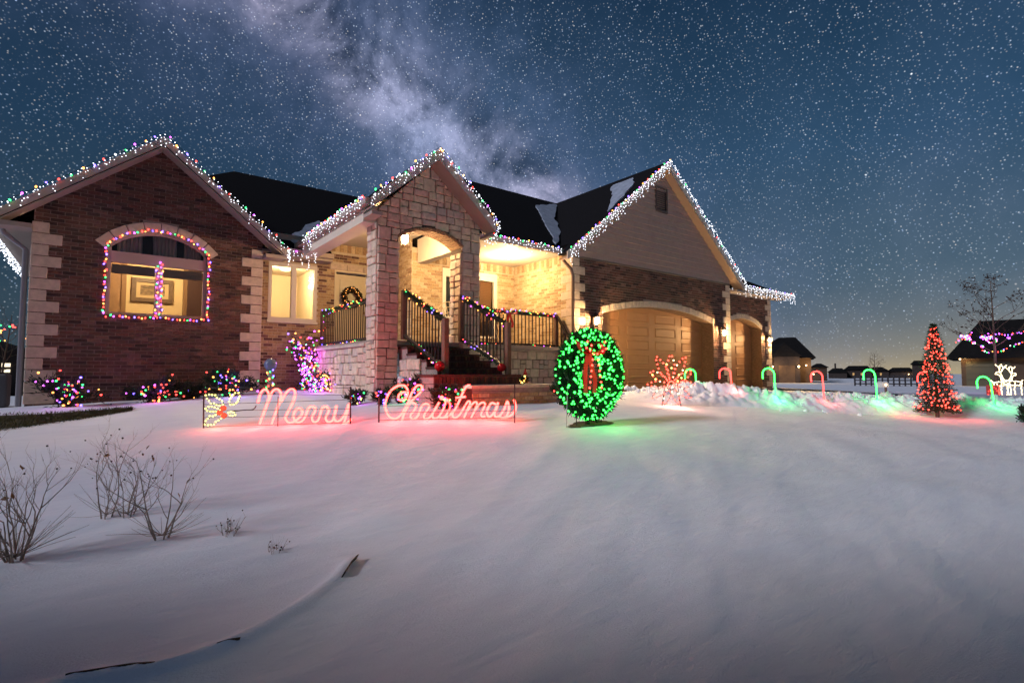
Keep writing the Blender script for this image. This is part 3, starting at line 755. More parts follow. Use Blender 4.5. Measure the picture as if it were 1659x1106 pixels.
slab(mb, [(-1.5, 12.75, 2.84), (4.36, 12.75, 2.84), (4.36, 13.4, 3.297), (6.5, 13.4, 3.297), (9.5, 17.1, 5.90), (2.9, 17.1, 5.90)]); slab(mb, [(-1.5, 12.75, 2.84), (2.9, 17.1, 5.90), (-1.5, 21.4, 2.84)])
slab(mb, [(2.9, 17.1, 5.9), (16, 17.1, 5.9), (19, 21.4, 2.84), (-1.5, 21.4, 2.84)])
mb.build('main_roof', ROOF, house)
mb = MB()
slab(mb, [(6.14, 9.2, 2.90), (13.2, 9.2, 2.90), (13.2, 13.4, 5.84), (7.9, 13.4, 5.84)]); slab(mb, [(6.16, 9.75, 3.32), (7.9, 13.4, 5.84), (6.2, 17, 5.2)]); slab(mb, [(7.9, 13.4, 5.84), (13.2, 13.4, 5.84), (13.2, 17.5, 3.6), (7.9, 17.5, 3.6)])
mb.build('porch_side_roof', ROOF, house)
GP = 5.86
groof = gable_roof('garage_roof', XPK, GP, XG0-.04, 3.10, XG1+.40, 2.80, 8.86, 16)
mb = MB(); slab(mb, [(XG0-.42, 8.86, 2.80), (XG0-.04, 8.86, 3.10), (XG0-.04, 9.2, 3.10), (XG0-.42, 9.2, 2.80)]); mb.build('eave_corner', ROOF, house)
mb = MB()
slab(mb, [(15.8, 9.5, 2.92), (20.5, 9.5, 2.92), (18.6, 11.4, 4.0), (15.8, 11.4, 4.0)]); slab(mb, [(20.5, 9.5, 2.92), (20.5, 18, 2.92), (18.6, 16, 4.0), (18.6, 11.4, 4.0)]); slab(mb, [(15.8, 11.4, 4.0), (18.6, 11.4, 4.0), (18.6, 16, 4.0), (15.8, 16, 4.0)])
mb.build('third_bay_roof', ROOF, house)
PXP, PPK, PEL, PER, PZE = 4.90, 4.20, 3.60, 6.20, 3.03
gable_roof('porch_roof', PXP, PPK, PEL, PZE, PER, PZE, 8.62, 13.4)
# rake boards, soffits, gutters
def rake(a, b, y, drop=.17, t=.035, m=TRIM):              # board hanging under the roof edge from a to b (x, z)
    a, b = Vector((a[0], y, a[1])), Vector((b[0], y, b[1])); mb = MB(); dn = Vector((0, 0, -drop))
    mb.add([a, b, b+dn, a+dn]+[p+Vector((0, t, 0)) for p in (a, b, b+dn, a+dn)], [(3, 2, 1, 0), (4, 5, 6, 7), (0, 1, 5, 4), (2, 3, 7, 6), (1, 2, 6, 5), (3, 0, 4, 7)])
    return mb.build('rake_board', m, house)
def rake_soffit(a, b, y0, y1, dz, m=SOFF):
    mb = MB(); A0, B0 = Vector((a[0], y0, a[1]-dz)), Vector((b[0], y0, b[1]-dz)); s = Vector((0, y1-y0, 0)); slab(mb, [A0, B0, B0+s, A0+s], .02); mb.build('soffit', m, house)
for a, b in (((-1.54, 2.70), (LXP, LP)), ((LXP, LP), (3.18, 2.70))):
    rake(a, b, 12.22, .15); rake_soffit(a, b, 12.25, YL, .17, TRIM)
for a, b in (((XG0-.44, 2.80), (XPK, GP)), ((XPK, GP), (XG1+.42, 2.80))):
    rake(a, b, 8.83, .19); rake_soffit(a, b, 8.86, YG+.02, .16, mat('tan_soffit', (.50, .33, .22), .8))
for a, b in (((PEL-.02, PZE), (PXP, PPK)), ((PXP, PPK), (PER+.02, PZE))):
    rake(a, b, 8.59, .2); rake_soffit(a, b, 8.62, YC, .17, TRIM)
for lo_, hi_ in (((-1.56, 12.24, 2.50), (-1.03, YL+.02, 2.58)), ((2.74, 12.24, 2.50), (3.18, YL, 2.58)), ((PEL, 8.62, 2.74), (3.80, YC, 2.80)), ((6.10, 8.62, 2.74), (6.2, YC, 2.80)), ((XG1+.02, 8.86, 2.56), (XG1+.40, YG+.3, 2.62))):
    m = MB(); m.box(lo_, hi_); m.build('cornice_return', TRIM, house)
m = MB(); m.box((-1.5, YL, 2.55), (XL0, 21, 2.60)); m.build('soffit', TRIM, house)
def gutter(a, b, name='gutter', m=TRIM, s=.11):
    mb = MB(); mb.bar(a, b, s, s, m); return mb.build(name, m, house)
gutter((-1.58, 12.3, 2.66), (-1.58, 21, 2.66)); gutter((3.1, 12.72, 2.80), (4.36, 12.72, 2.80)); gutter((6.16, 9.17, 2.86), (8.62, 9.17, 2.86)); gutter((16.1, 9.47, 2.88), (20.5, 9.47, 2.88)); gutter((PEL-.05, 8.66, 2.97), (PEL-.05, 12.9, 2.97), 'gutter')
m = MB(); m.box((3.0, 12.76, 2.68), (4.36, YW, 2.73)); m.box((XL1, 12.79, 2.73), (4.36, 12.83, 2.80)); m.build('soffit', TRIM, house)
m = MB(); m.box((XR+.3, 9.22, 2.88), (XG0, YP, 2.92)); m.build('porch_soffit', SOFF, house)
m = MB(); m.box((15.9, 9.52, 2.76), (20.4, Y3, 2.80)); m.build('soffit', TRIM, house)
m = MB(); m.box((3.62, YC+.05, 2.70), (3.93, YW, 3.03)); m.box((5.92, YC+.3, 2.62), (6.12, YP, 3.24)); m.build('porch_beam', SOFF, house)
m = MB(); m.box((3.93, YC+.2, 3.24), (5.92, YW, 3.28)); m.build('porch_ceiling', SOFF, house)
# downspouts
def downspout(pts, m, lab):
    mb = MB(); mb.tube(pts, .045, 6); o = mb.build('downspout', m, house, True); o['label'] = lab
downspout([(8.60, 9.17, 2.80), (8.60, 9.17, 2.66), (8.74, 9.06, 2.46), (8.78, 9.04, 2.3), (8.78, 9.04, -.5)], mat('brown_spout', (.20, .13, .10), .5), 'brown downspout at the corner of the garage')
downspout([(-1.5, 12.7, 2.62), (-1.42, 12.72, 2.45), (-1.13, 12.74, 2.2), (-1.12, 12.74, -.7)], mat('grey_spout', (.25, .23, .25), .5), 'grey downspout at the outer corner of the left gable')
# snow left on the roof
def roof_snow(px, p, n, lift=.03):
    mb = MB(); q = catmull([onP(u, v, p, n)+n*lift for u, v in px+px[:1]], 7)[:-1]; q = [a+(noise.noise_vector(a*2.3)*.10+noise.noise_vector(a*9)*.035) for a in q]; q = [a-n*((a-p).dot(n)-lift) for a in q]; slab(mb, q, .04); mb.build('snow_patch', mat('dimmed_thin_snow', (.30, .33, .40), .8, .25, 6, .4, 30), groof)  # thin snow, its colour also darkened to stand for weaker light up there
nl = Vector((-(GP-2.8), 0, XPK-XG0+.42)).normalized(); pgl = Vector((XPK, 9, GP))
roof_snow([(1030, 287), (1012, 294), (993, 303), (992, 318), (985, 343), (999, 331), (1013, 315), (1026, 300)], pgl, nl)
nb_ = Vector((0, -(5.84-2.9), 4.2)).normalized(); pb2 = Vector((8, 9.2, 2.9))
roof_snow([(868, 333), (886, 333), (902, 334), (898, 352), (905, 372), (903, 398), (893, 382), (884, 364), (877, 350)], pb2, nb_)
nw = Vector((0, -(5.9-2.84), 4.35)).normalized(); pw_ = Vector((3, 12.75, 2.84))
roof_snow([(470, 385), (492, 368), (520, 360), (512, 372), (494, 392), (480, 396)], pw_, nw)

# ======================= porch: columns, stone gable, floor, steps
def column(x0, x1, y0, y1, z0, z1, seed, label):
    mb = MB(); mb.box((x0+.01, y0+.01, z0), (x1-.01, y1-.01, z1)); c = mb.build('stone_column', JOINT, house); c['label'] = label
    rnd = random.Random(seed)
    for pl, a, b in ((Plane((0, y0, 0), (1, 0, 0), (0, -1, 0)), x0, x1), (Plane((x0, 0, 0), (0, -1, 0), (-1, 0, 0)), -y1, -y0), (Plane((x1, 0, 0), (0, 1, 0), (1, 0, 0)), y0, y1)):
        out = []; z = z0
        while z < z1-.05:
            h = rnd.uniform(.20, .34); zt = min(z+h, z1)
            if z1-zt < .12: zt = z1
            ashlar(a, b, z, zt, rnd, out, .13, .36); z = zt
        stones(pl, out, c, None, None, .03, seed)
    return c
column(3.87, 4.28, YC, YC+.42, -.62, 2.42, 3, 'left stone column of the porch')
column(5.66, 6.08, YC, YC+.42, -.30, 2.42, 8, 'right stone column of the porch')
plC = Plane((0, YC, 0), (1, 0, 0), (0, -1, 0))
opC = arc_open(4.28, 5.66, 0, 2.50, 2.74)
gC = gable(3.87, 6.08, PXP, 4.02, 2.98)
sg = wall_back('stone_gable', plC, 2.42, 4.0, span_of(gC, [opC]), JOINT, house)
m = MB(); m.add([(3.87, YC, 2.42), (6.08, YC, 2.42), (6.08, YC, 2.98), (PXP, YC, 4.02), (3.87, YC, 2.98)], [(0, 1, 2, 3, 4)])
m.v = [(x, YC+.42, z) for x, y, z in m.v]; m.v[0] = (3.87, YC+.42, 2.80); m.v[1] = (6.08, YC+.42, 2.80); m.build('gable_back', SOFF, house)
out = []; rnd = random.Random(12); z = 2.42
while z < 4.0:
    h = rnd.uniform(.2, .3); ashlar(3.87, 6.08, z, z+h, rnd, out, .16, .42); z += h
def topC(x): return 2.98+(4.02-2.98)*(1-abs(x-PXP)/((PXP-3.87) if x < PXP else (6.08-PXP)))
def botC(x): return opC.head(x)+.055 if 4.28 < x < 5.66 else 0
stones(plC, out, sg, botC, topC, .035, 21)
for pl, a, b in ((Plane((3.87, 0, 0), (0, -1, 0), (-1, 0, 0)), -YC-.42, -YC), (Plane((6.08, 0, 0), (0, 1, 0), (1, 0, 0)), YC, YC+.42)):
    out = []; ashlar(a, b, 2.42, 2.72, rnd, out, .13, .36); stones(pl, out, sg, None, None, .03, 5)
m = MB(); m.box((3.88, YC+.01, 2.42), (4.27, YC+.41, 2.74)); m.box((5.67, YC+.01, 2.42), (6.07, YC+.41, 2.74)); m.build('column_head', JOINT, sg)
voussoirs(opC, plC, 22, .05, TANB[2], sg, 'arch_brick', .04, 0, .42, .12)
# porch floor on stone walls
fl = MB(); fl.box((3.84, YC+.05, .52), (XG0, YW, .60)); fl = fl.build('porch_floor', mat('porch_slab', (.30, .24, .20), .85, .15, 6), house)
def stone_wall(pl, a, b, z0, z1, seed, lab=None):
    w = wall_back('stone_base', pl, z0, z1, lambda z: [(a, b)], JOINT, house, .3)
    if lab: w['label'] = lab
    rnd = random.Random(seed); out = []; z = z0
    while z < z1-.02:
        h = rnd.uniform(.17, .28); zt = z+h if z1-z-h > .12 else z1
        x = a
        while x < b-.01:
            L = rnd.uniform(.5, .9); xt = x+L if b-x-L > .3 else b
            ashlar(x, xt, z, zt, rnd, out, .15, .40); x = xt
        z = zt
    stones(pl, out, w, None, None, .028, seed)
stone_wall(Plane((3.90, 0, 0), (0, -1, 0), (-1, 0, 0)), -YW, -YC-.42, -.62, .50, 31, 'stone base under the left porch rail')
stone_wall(Plane((0, 9.50, 0), (1, 0, 0), (0, -1, 0)), 6.08, XG0, -.62, .50, 32, 'stone base under the right porch rail')
for lo_, hi_ in (((3.82, YC+.42, .50), (4.06, YW, .56)), ((6.08, 9.42, .50), (XG0, 9.62, .56))):
    m = MB(); m.box(lo_, hi_); bevel(m.build('stone_cap', STONE[3], house), .01)
st = MB(); st.box((4.30, 7.2, -.55), (5.70, 7.25, -.5)); st = st.build('stairs', MATS['porch_slab'], house); st['label'] = 'dark brick porch stairs between the columns'
NST = 5; ZF, ZB = .60, -.02
BRD = [mat('stair_brick_a', (.10, .035, .028), .9, .3, 20), mat('stair_brick_b', (.075, .03, .025), .9, .3, 20), mat('stair_brick_c', (.13, .045, .032), .9, .3, 20)]
for i in range(NST-1):
    zt = ZF-(ZF-ZB)*(i+1)/NST; y1 = YC+.1-.36*i; y0 = y1-.38
    m = MB(); m.box((4.36, y0+.03, zt-.35), (5.68, y1, zt-.02)); s_ = m.build('step', MORTAR, st)
    m = MB(); m.box((4.34, y0, zt-.035), (5.70, y1+.01, zt)); m.build('tread', BRD[1], st)
    n = 19
    for j in range(n):
        x = 4.36+1.32*j/n; m = MB(); m.box((x+.004, y0+.012, zt-.35), (x+1.32/n-.004, y0+.06, zt-.037)); m.build('riser_brick', BRD[j*7 % 3], st)
m = MB(); m.box((4.02, 7.18, -.55), (5.66, 7.66, -.06)); lnd = m.build('landing', MORTAR, st)
m = MB(); m.box((4.0, 7.14, -.06), (5.70, 7.68, ZB)); m.build('tread', BRD[1], st)
for j in range(23):
    x = 4.02+1.64*j/23; m = MB(); m.box((x+.004, 7.155, -.22), (x+1.64/23-.004, 7.20, -.064)); m.build('riser_brick', BRD[j*5 % 3], st)
stone_wall(Plane((4.34, 0, 0), (0, -1, 0), (-1, 0, 0)), -YC, -8.2, -.6, .25, 41, 'shaded stone cheek wall beside the stairs')
stone_wall(Plane((4.33, 0, 0), (0, -1, 0), (-1, 0, 0)), -8.2, -7.66, -.6, -.05, 42)
plQ = Plane((0, 6.92, 0), (1, 0, 0), (0, -1, 0))
pq = wall_back('planter_wall', plQ, -.75, -.235, lambda z: [(4.55, 6.45)], MORTAR, house, .3)
bricks(plQ, -.72, -.30, lambda z: [(4.55, 6.45)], TANB, pq, 60)
m = MB(); m.box((4.52, 6.88, -.235), (6.48, 7.14, -.19)); m.box((6.42, 6.93, -.75), (6.45, 9.4, -.235)); m.box((6.2, 7.14, -.235), (6.48, 9.4, -.19)); m.build('planter_cap', STONE[0], pq)
m = MB(); m.box((5.70, 7.14, -.30), (6.2, 9.45, -.20)); m.build('planter_soil_snow', SNOWM, pq)

# railings
def railing(a, b, label, post0=True, post1=True, h=.80, step=.105, gap=.10):
    a, b = Vector(a), Vector(b); L = (b-a).length; n = int((Vector((b.x, b.y))-Vector((a.x, a.y))).length/step); z = Vector((0, 0, 1))
    m = MB(); m.bar(a+z*h, b+z*h, .06, .045); r = m.build('railing', DKBR, house); r['label'] = label
    m = MB(); m.bar(a+z*gap, b+z*gap, .05, .04); m.build('bottom_rail', DKBR, r)
    for i in range(1, n):
        p = a.lerp(b, i/n); m = MB(); m.box((p.x-.009, p.y-.009, p.z+gap), (p.x+.009, p.y+.009, p.z+h)); m.build('baluster', DKBR, r)
    for f, p in ((post0, a), (post1, b)):
        if f: m = MB(); m.box((p.x-.045, p.y-.045, p.z), (p.x+.045, p.y+.045, p.z+h+.05)); bevel(m.build('post', BRWOOD, r), .008)
    return r
RL = ((4.0, 12.3, .56), (4.0, 9.50, .56)); RR_ = ((6.15, 9.55, .56), (8.70, 9.55, .56))
SL = ((4.40, 8.98, .62), (4.40, 7.48, -.02)); SR = ((5.64, 8.98, .62), (5.64, 7.44, -.02))
railing(*RL, 'left porch rail above the stone base', True, False); railing(*RR_, 'right porch rail beside the garage', False, True)
railing(*SL, 'left stair rail', True, True, .86); railing(*SR, 'right stair rail', True, True, .86)
railing((8.70, 9.5, .56), (8.74, 9.15, .05), 'short rail going down beside the downspout', False, False)

# ------------------------------------------------------------------ lamps of the house
LWARM = (1.0, .63, .27)
def wall_lantern(p, label, power=360):
    t = thing('wall_lantern', label, 'lantern', p, 'garage wall lanterns')
    m = MB(); m.box((p.x-.05, p.y+.08, p.z-.10), (p.x+.05, p.y+.155, p.z+.14)); m.build('back_plate', DKBR, t)
    m = MB(); m.tube([(p.x, p.y+.09, p.z+.10), (p.x, p.y+.03, p.z+.19), (p.x, p.y, p.z+.15)], .012, 5); m.build('arm', DKBR, t)
    m = MB(); m.lathe(p+Vector((0, 0, .07)), [(.10, 0), (.06, .05), (.015, .09)], 6); m.build('roof', DKBR, t)
    m = MB()
    for j in range(6): aa = 6.2832*j/6; m.tube([p+Vector((.06*math.cos(aa), .06*math.sin(aa), -.13)), p+Vector((.085*math.cos(aa), .085*math.sin(aa), .07))], .006, 4)
    m.lathe(p+Vector((0, 0, -.15)), [(.02, 0), (.065, .02)], 6); m.build('cage', DKBR, t)
    m = MB(); m.lathe(p+Vector((0, 0, -.10)), [(.02, 0), (.045, .04), (.05, .10), (.02, .15)], 8); m.build('bulb', emis('lantern_glow', (1, .72, .36), 40), t, True)
    lamp(t, p+Vector((0, -.05, 0)), power, LWARM, .06)
wall_lantern(Vector((9.50, 8.97, 1.28)), 'lit wall lantern left of the wide garage door')
wall_lantern(Vector((15.13, 8.97, 1.26)), 'lit wall lantern between the two garage doors')
wall_lantern(Vector((19.55, 9.79, 1.24)), 'lit wall lantern at the far right corner of the garage')
def porch_light(p, label, power):
    t = thing('porch_light', label, 'porch light', p, 'porch ceiling lights')
    m = MB(); m.lathe(p+Vector((0, 0, -.04)), [(.06, 0), (.075, .02), (.08, .04)], 14); m.build('trim_ring', WHITE, t)
    m = MB(); m.lathe(p+Vector((0, 0, -.10)), [(.025, 0), (.05, .02), (.055, .06)], 12); m.build('bulb', emis('porch_glow', (1, .74, .38), 60), t, True)
    lamp(t, p-Vector((0, 0, .42)), power, (1, .65, .31), .07)
p1 = onP(655, 388, Vector((0, 0, 3.2)), Vector((0, 0, 1)))
t = thing('pendant_lantern', 'bright hanging lantern under the porch arch', 'lantern', (4.95, 10.1, 3.24))
m = MB(); m.tube([(4.95, 10.1, 3.24), (4.95, 10.1, 2.95)], .008, 4); m.build('chain', DKBR, t)
m = MB(); m.lathe(Vector((4.95, 10.1, 2.70)), [(.03, 0), (.07, .05), (.075, .16), (.03, .22)], 10); m.build('bulb', emis('porch_glow', (1, .74, .38), 60), t, True)
m = MB()
for j in range(6): aa = 6.2832*j/6; m.tube([(4.95+.085*math.cos(aa), 10.1+.085*math.sin(aa), 2.68), (4.95+.085*math.cos(aa), 10.1+.085*math.sin(aa), 2.93)], .006, 4)
m.lathe(Vector((4.95, 10.1, 2.92)), [(.10, 0), (.02, .06)], 6); m.build('cage', DKBR, t)
lamp(t, Vector((4.95, 10.1, 2.60)), 190, (1, .65, .31), .08)
porch_light(Vector((7.80, 10.26, 2.88)), 'recessed lamp in the soffit of the right porch', 195)

# ------------------------------------------------------------------ light strings on the roof edges
MULTI = ['red', 'green', 'amber', 'blue', 'red', 'white', 'green', 'purple', 'amber', 'blue']
def eave_lights(label, pts, pal=MULTI, step=.19, ice=True, ir=.0115, istep=.085, lmin=.04, lmax=.22, skip=0.0, r=.0175, push=Vector((0, -.03, -.02))):
    t = thing('light_string', label, 'string lights', pts[0], 'light strings on the house')
    P_ = [Vector(p) for p in pts]
    string_lights(t, P_, pal, step, r, True, .014)
    if ice: icicles(t, P_, istep, lmin, lmax, ir, skip, push)
    return t
yl = 12.19
eave_lights('coloured bulbs and white icicle lights up the left slope of the left gable', [(-1.56, yl, 2.74), (LXP, yl, 4.66)], step=.20, istep=.10, lmax=.16, ir=.0095)
eave_lights('coloured bulbs and white icicle lights down the right slope of the left gable', [(LXP, yl, 4.66), (3.20, yl, 2.74)], step=.20, istep=.10, lmax=.20, ir=.0095)
eave_lights('light string running back along the outer eave of the left gable', [(-1.64, 12.22, 2.74), (-1.64, 18.5, 2.74)], step=.25, istep=.06, lmax=.34, push=Vector((-.02, 0, -.03)))
eave_lights('short sagging light string above the two-pane window', [(3.20, 12.2, 2.72), (3.28, 12.6, 2.80), (3.45, 12.62, 2.78), (3.72, 12.6, 2.72), (3.80, 12.2, 2.8), (PEL-.1, 11.9, 3.0)], step=.17, istep=.09, lmax=.30, skip=.2)
eave_lights('light string along the left eave of the porch roof', [(PEL-.12, 12.0, 3.04), (PEL-.12, 8.6, 3.04)], step=.14, istep=.085, lmax=.26, ir=.0095, push=Vector((-.03, 0, -.02)))
eave_lights('coloured and white lights up the left slope of the porch gable', [(PEL-.03, 8.55, 3.06), (PXP, 8.55, 4.23)], step=.15, istep=.08, lmax=.20, ir=.010)
eave_lights('coloured and white lights down the right slope of the porch gable', [(PXP, 8.55, 4.23), (PER+.04, 8.55, 3.06)], step=.15, istep=.08, lmax=.20, ir=.010)
eave_lights('light string dropping from the porch gable and along the eave to the garage', [(PER+.05, 8.56, 3.05), (PER+.08, 8.7, 2.84), (6.28, 9.08, 2.78), (6.40, 9.10, 2.94), (8.48, 9.10, 2.94)], step=.13, istep=.08, lmax=.16, push=Vector((0, -.02, -.03)))
eave_lights('dense white and coloured lights up the left slope of the garage gable', [(XG0-.40, 8.79, 2.84), (XPK, 8.79, GP+.04)], step=.15, istep=.06, lmax=.28, ir=.0115)
eave_lights('white icicle lights down the right slope of the garage gable', [(XPK, 8.79, GP+.04), (XG1+.44, 8.79, 2.84)], ['white', 'white', 'red', 'white', 'green', 'white'], step=.20, istep=.075, lmax=.18, ir=.012)
eave_lights('bluish white icicle lights along the eave of the third garage bay', [(16.15, 9.42, 2.98), (20.45, 9.40, 2.96), (20.75, 9.40, 2.98)], ['white', 'blue', 'white', 'red', 'white'], step=.22, istep=.07, lmax=.34, ir=.012)
# border round the arched window
t = thing('window_light_string', 'coloured bulbs bordering the arched window and its middle post', 'string lights', (.86, YL-.04, 1.1))
yy = YL-.045
pts = [(.0, yy, 1.08), (.0, yy, 2.46)]+[(x, yy, opL.head(x)+.01) for x in xs]+[(1.72, yy, 2.46), (1.72, yy, 1.08), (0, yy, 1.08)]
string_lights(t, pts, ['red', 'amber', 'blue', 'red', 'purple', 'green', 'red', 'amber', 'red', 'blue'], .062, .016, True, .012)
string_lights(t, [(.83, YL+.03, 1.12), (.83, YL+.03, 2.16), (.90, YL+.03, 2.16), (.90, YL+.03, 1.12)], ['red', 'purple', 'amber', 'blue', 'red', 'green', 'purple'], .052, .016, True, .014)

# ------------------------------------------------------------------ greenery helpers
PINE = mat('pine_needles', (.018, .050, .022), .8, .4, 10); PINE2 = mat('pine_needles_light', (.035, .075, .030), .8, .4, 10)
def rvec(): 
    v = Vector((random.gauss(0, 1), random.gauss(0, 1), random.gauss(0, 1))); return v.normalized()
def garland(label, pts, n, rad=.055, pal=('amber', 'red', 'amber', 'green', 'amber', 'blue'), step=.055, r=.0125):
    t = thing('garland', label, 'garland', pts[0], 'garlands on the porch rails'); mb = MB(); P_ = [Vector(p) for p in pts]
    L = sum((b-a).length for a, b in zip(P_, P_[1:])); i = 0
    for p in along(P_, L/n):
        d = rvec(); mb.needle(p, d, rad*random.uniform(.7, 1.5), .007, (PINE, PINE2)[i % 2]); i += 1
    mb.build('greenery', None, t, False, 'stuff')
    out = [p+rvec()*rad*.75 for p in P_]
    mbs = {c: MB() for c in sorted(set(pal))}
    for p in along(P_, step):
        d = rvec(); d.y = -abs(d.y); mbs[random.choice(pal)].ball(p+d*rad, r*random.uniform(.85, 1.2))
    for c, q in mbs.items():
        if q.v: q.build('bulb', BULB[c], t, True, 'stuff')
    return t
z8 = Vector((0, 0, .83)); z1 = Vector((0, 0, .06)); V = Vector
garland('lit garland on the top rail of the left porch rail', [V(RL[0])+z8, V(RL[1])+z8], 900, .06)
garland('lit garland on the bottom rail of the left porch rail', [V(RL[0])+z1, V(RL[1])+z1], 500, .04, ('amber', 'amber', 'red', 'blue', 'green'))
garland('lights wound down the end post of the left porch rail', [V(RL[0])+z8, V(RL[0])+z1], 250, .05, ('blue', 'red', 'green', 'purple'), .06)
z86 = Vector((0, 0, .89))
garland('lit garland on the left stair rail', [V(SL[0])+z86, V(SL[1])+z86+V((0, .05, 0))], 1000, .07, ('red', 'amber', 'amber', 'green', 'blue'))
garland('lit garland on the right stair rail', [V(SR[0])+z86, V(SR[1])+z86+V((0, .05, 0))], 1000, .07, ('blue', 'amber', 'purple', 'red', 'green', 'amber'))
garland('lights along the foot of the left stair rail', [V(SL[0])+z1, V(SL[1])+z1+V((0, .1, .06))], 500, .05, ('red', 'amber', 'green', 'blue', 'purple'), .085)
garland('lights along the foot of the right stair rail', [V(SR[0])+z1, V(SR[1])+z1+V((0, .1, .06))], 500, .05, ('blue', 'amber', 'red', 'purple', 'green'), .085)
garland('lit garland on the top rail of the right porch rail', [V(RR_[0])+z8, V(RR_[1])+z8], 1100, .055, ('amber', 'blue', 'green', 'red', 'amber'))
garland('lit garland on the bottom rail of the right porch rail', [V(RR_[0])+z1, V(RR_[1])+z1], 600, .045, ('red', 'amber', 'purple', 'green', 'red'))
RED = mat('red_ribbon', (.55, .014, .017), .45, .15, 10)
def ribbon(mb, pts, w, wd):
    P_ = catmull(pts, 5); a = [p+wd*w for p in P_]; b = [p-wd*w for p in P_]; n = len(P_); th = Vector((0, .006, 0))
    mb.add(a+b, [(i, i+1, n+i+1, n+i) for i in range(n-1)]); mb.add([p+th for p in a]+[p+th for p in b], [(n+i, n+i+1, i+1, i) for i in range(n-1)])
def bow(p, s, label, cat='bow', ux=Vector((1, 0, 0)), lights=False, tails=1.0):
    t = thing('red_bow', label, cat, p, 'red bows'); uz = Vector((0, 0, 1)); uy = uz.cross(ux)*-1; P = lambda x, z, o=0: p+ux*x*s+uz*z*s-uy*o*s
    for sg in (-1, 1):
        m = MB(); ribbon(m, [P(0, 0, .1), P(.30*sg, .30, .25), P(.62*sg, .34, .1), P(.60*sg, .02, -.02), P(.3*sg, -.06, .05), P(0, 0, .1)], .13*s, (uz*.5-uy*.85).normalized()); m.build('loop', RED, t)
        m = MB(); ribbon(m, [P(.02*sg, 0, .12), P(.14*sg, -.4*tails, .16), P(.26*sg, -.85*tails, .08), P(.24*sg, -1.25*tails, .1)], .11*s, ux); m.build('tail', RED, t)
    m = MB(); m.ball(P(0, 0, .2), .13*s); m.build('knot', RED, t, True)
    return t
bow(Vector((7.25, 9.46, 1.36)), .27, 'red ribbon bow on the right porch rail')
def red_ball(p, r, label):
    t = thing('ornament_ball', label, 'ornament', p, 'red ornaments on the stair newels')
    m = MB(); m.lathe(p-Vector((0, 0, r)), [(.01*r, 0), (.5*r, .13*r), (.87*r, .5*r), (r, r), (.87*r, 1.5*r), (.5*r, 1.87*r), (.05*r, 2*r)], 14); m.build('ball', mat('red_foil', (.5, .01, .012), .25), t, True)
    m = MB(); m.lathe(p+Vector((0, 0, r*.98)), [(.2*r, 0), (.2*r, .2*r)], 8); m.build('cap', mat('gold_cap', (.5, .35, .1), .3, metal=1), t)
red_ball(V(SL[1])+V((-.10, 0, .13)), .085, 'red ornament ball at the foot of the left stair rail')
red_ball(V(SR[1])+V((-.10, .05, .12)), .075, 'red ornament ball at the foot of the right stair rail')
# wreath on the door
t = thing('door_wreath', 'small evergreen wreath with amber lights hanging on the front door', 'wreath', (4.98, YW-.02, 1.8)); mb = MB(); wb = MB(); wc = Vector((5.0, YW-.03, 1.92))
for i in range(2600):
    a = random.uniform(0, 6.283); b = random.uniform(0, 6.283); c_ = wc+Vector((math.cos(a), 0, math.sin(a)))*.20+(Vector((math.cos(a), 0, math.sin(a)))*math.cos(b)-Vector((0, 1, 0))*math.sin(b))*.05
    mb.needle(c_, rvec()-Vector((0, .4, 0)), .06, .007)
for i in range(26): a = i/26*6.283; wb.ball(wc+Vector((math.cos(a), -.3, math.sin(a)))*random.uniform(.16, .24), .009)
mb.build('greenery', mat('brown_pine', (.05, .035, .02), .8, .4, 10), t, False, 'stuff'); wb.build('bulb', BULB['amber'], t, True, 'stuff')
mb = MB(); ribbon(mb, [wc+V((-.1, -.09, -.18)), wc+V((0, -.12, -.21)), wc+V((.1, -.09, -.18))], .04, V((0, 0, 1))); mb.build('ribbon', RED, t)
# wicker chair on the porch
cp = Vector((6.42, 10.35, .60)); t = thing('wicker_chair', 'pale wicker chair with a rounded back on the porch behind the stairs', 'chair', cp); WK = mat('wicker', (.62, .50, .32), .8, .25, 30)
m = MB()
for i in range(13):
    a = math.pi*i/12; m.tube([cp+V((0, .25, .45)), cp+V((-.40*math.cos(a)*.6, .34, .45+.30*math.sin(a))), cp+V((-.42*math.cos(a), .40, .45+.62*math.sin(a)))], .011, 4)
for f in (.35, .6, .8, 1): m.tube([cp+V((-.42*f*math.cos(math.pi*i/14), .25+.15*f, .45+.62*f*math.sin(math.pi*i/14))) for i in range(15)], .014, 4)
m.build('backrest', WK, t)
m = MB(); m.lathe(cp+V((0, 0, .40)), [(.33, 0), (.36, .03), (.36, .06), (.30, .08)], 16); m.build('seat', WK, t)
for sx in (-1, 1):
    m = MB(); m.tube([cp+V((.34*sx, .3, .62)), cp+V((.42*sx, 0, .66)), cp+V((.36*sx, -.32, .62))], .02, 5); m.build('armrest', WK, t)
    for sy in (-.26, .26): m = MB(); m.tube([cp+V((.28*sx, sy, .42)), cp+V((.32*sx, sy*1.15, .0))], .018, 5); m.build('leg', WK, t)

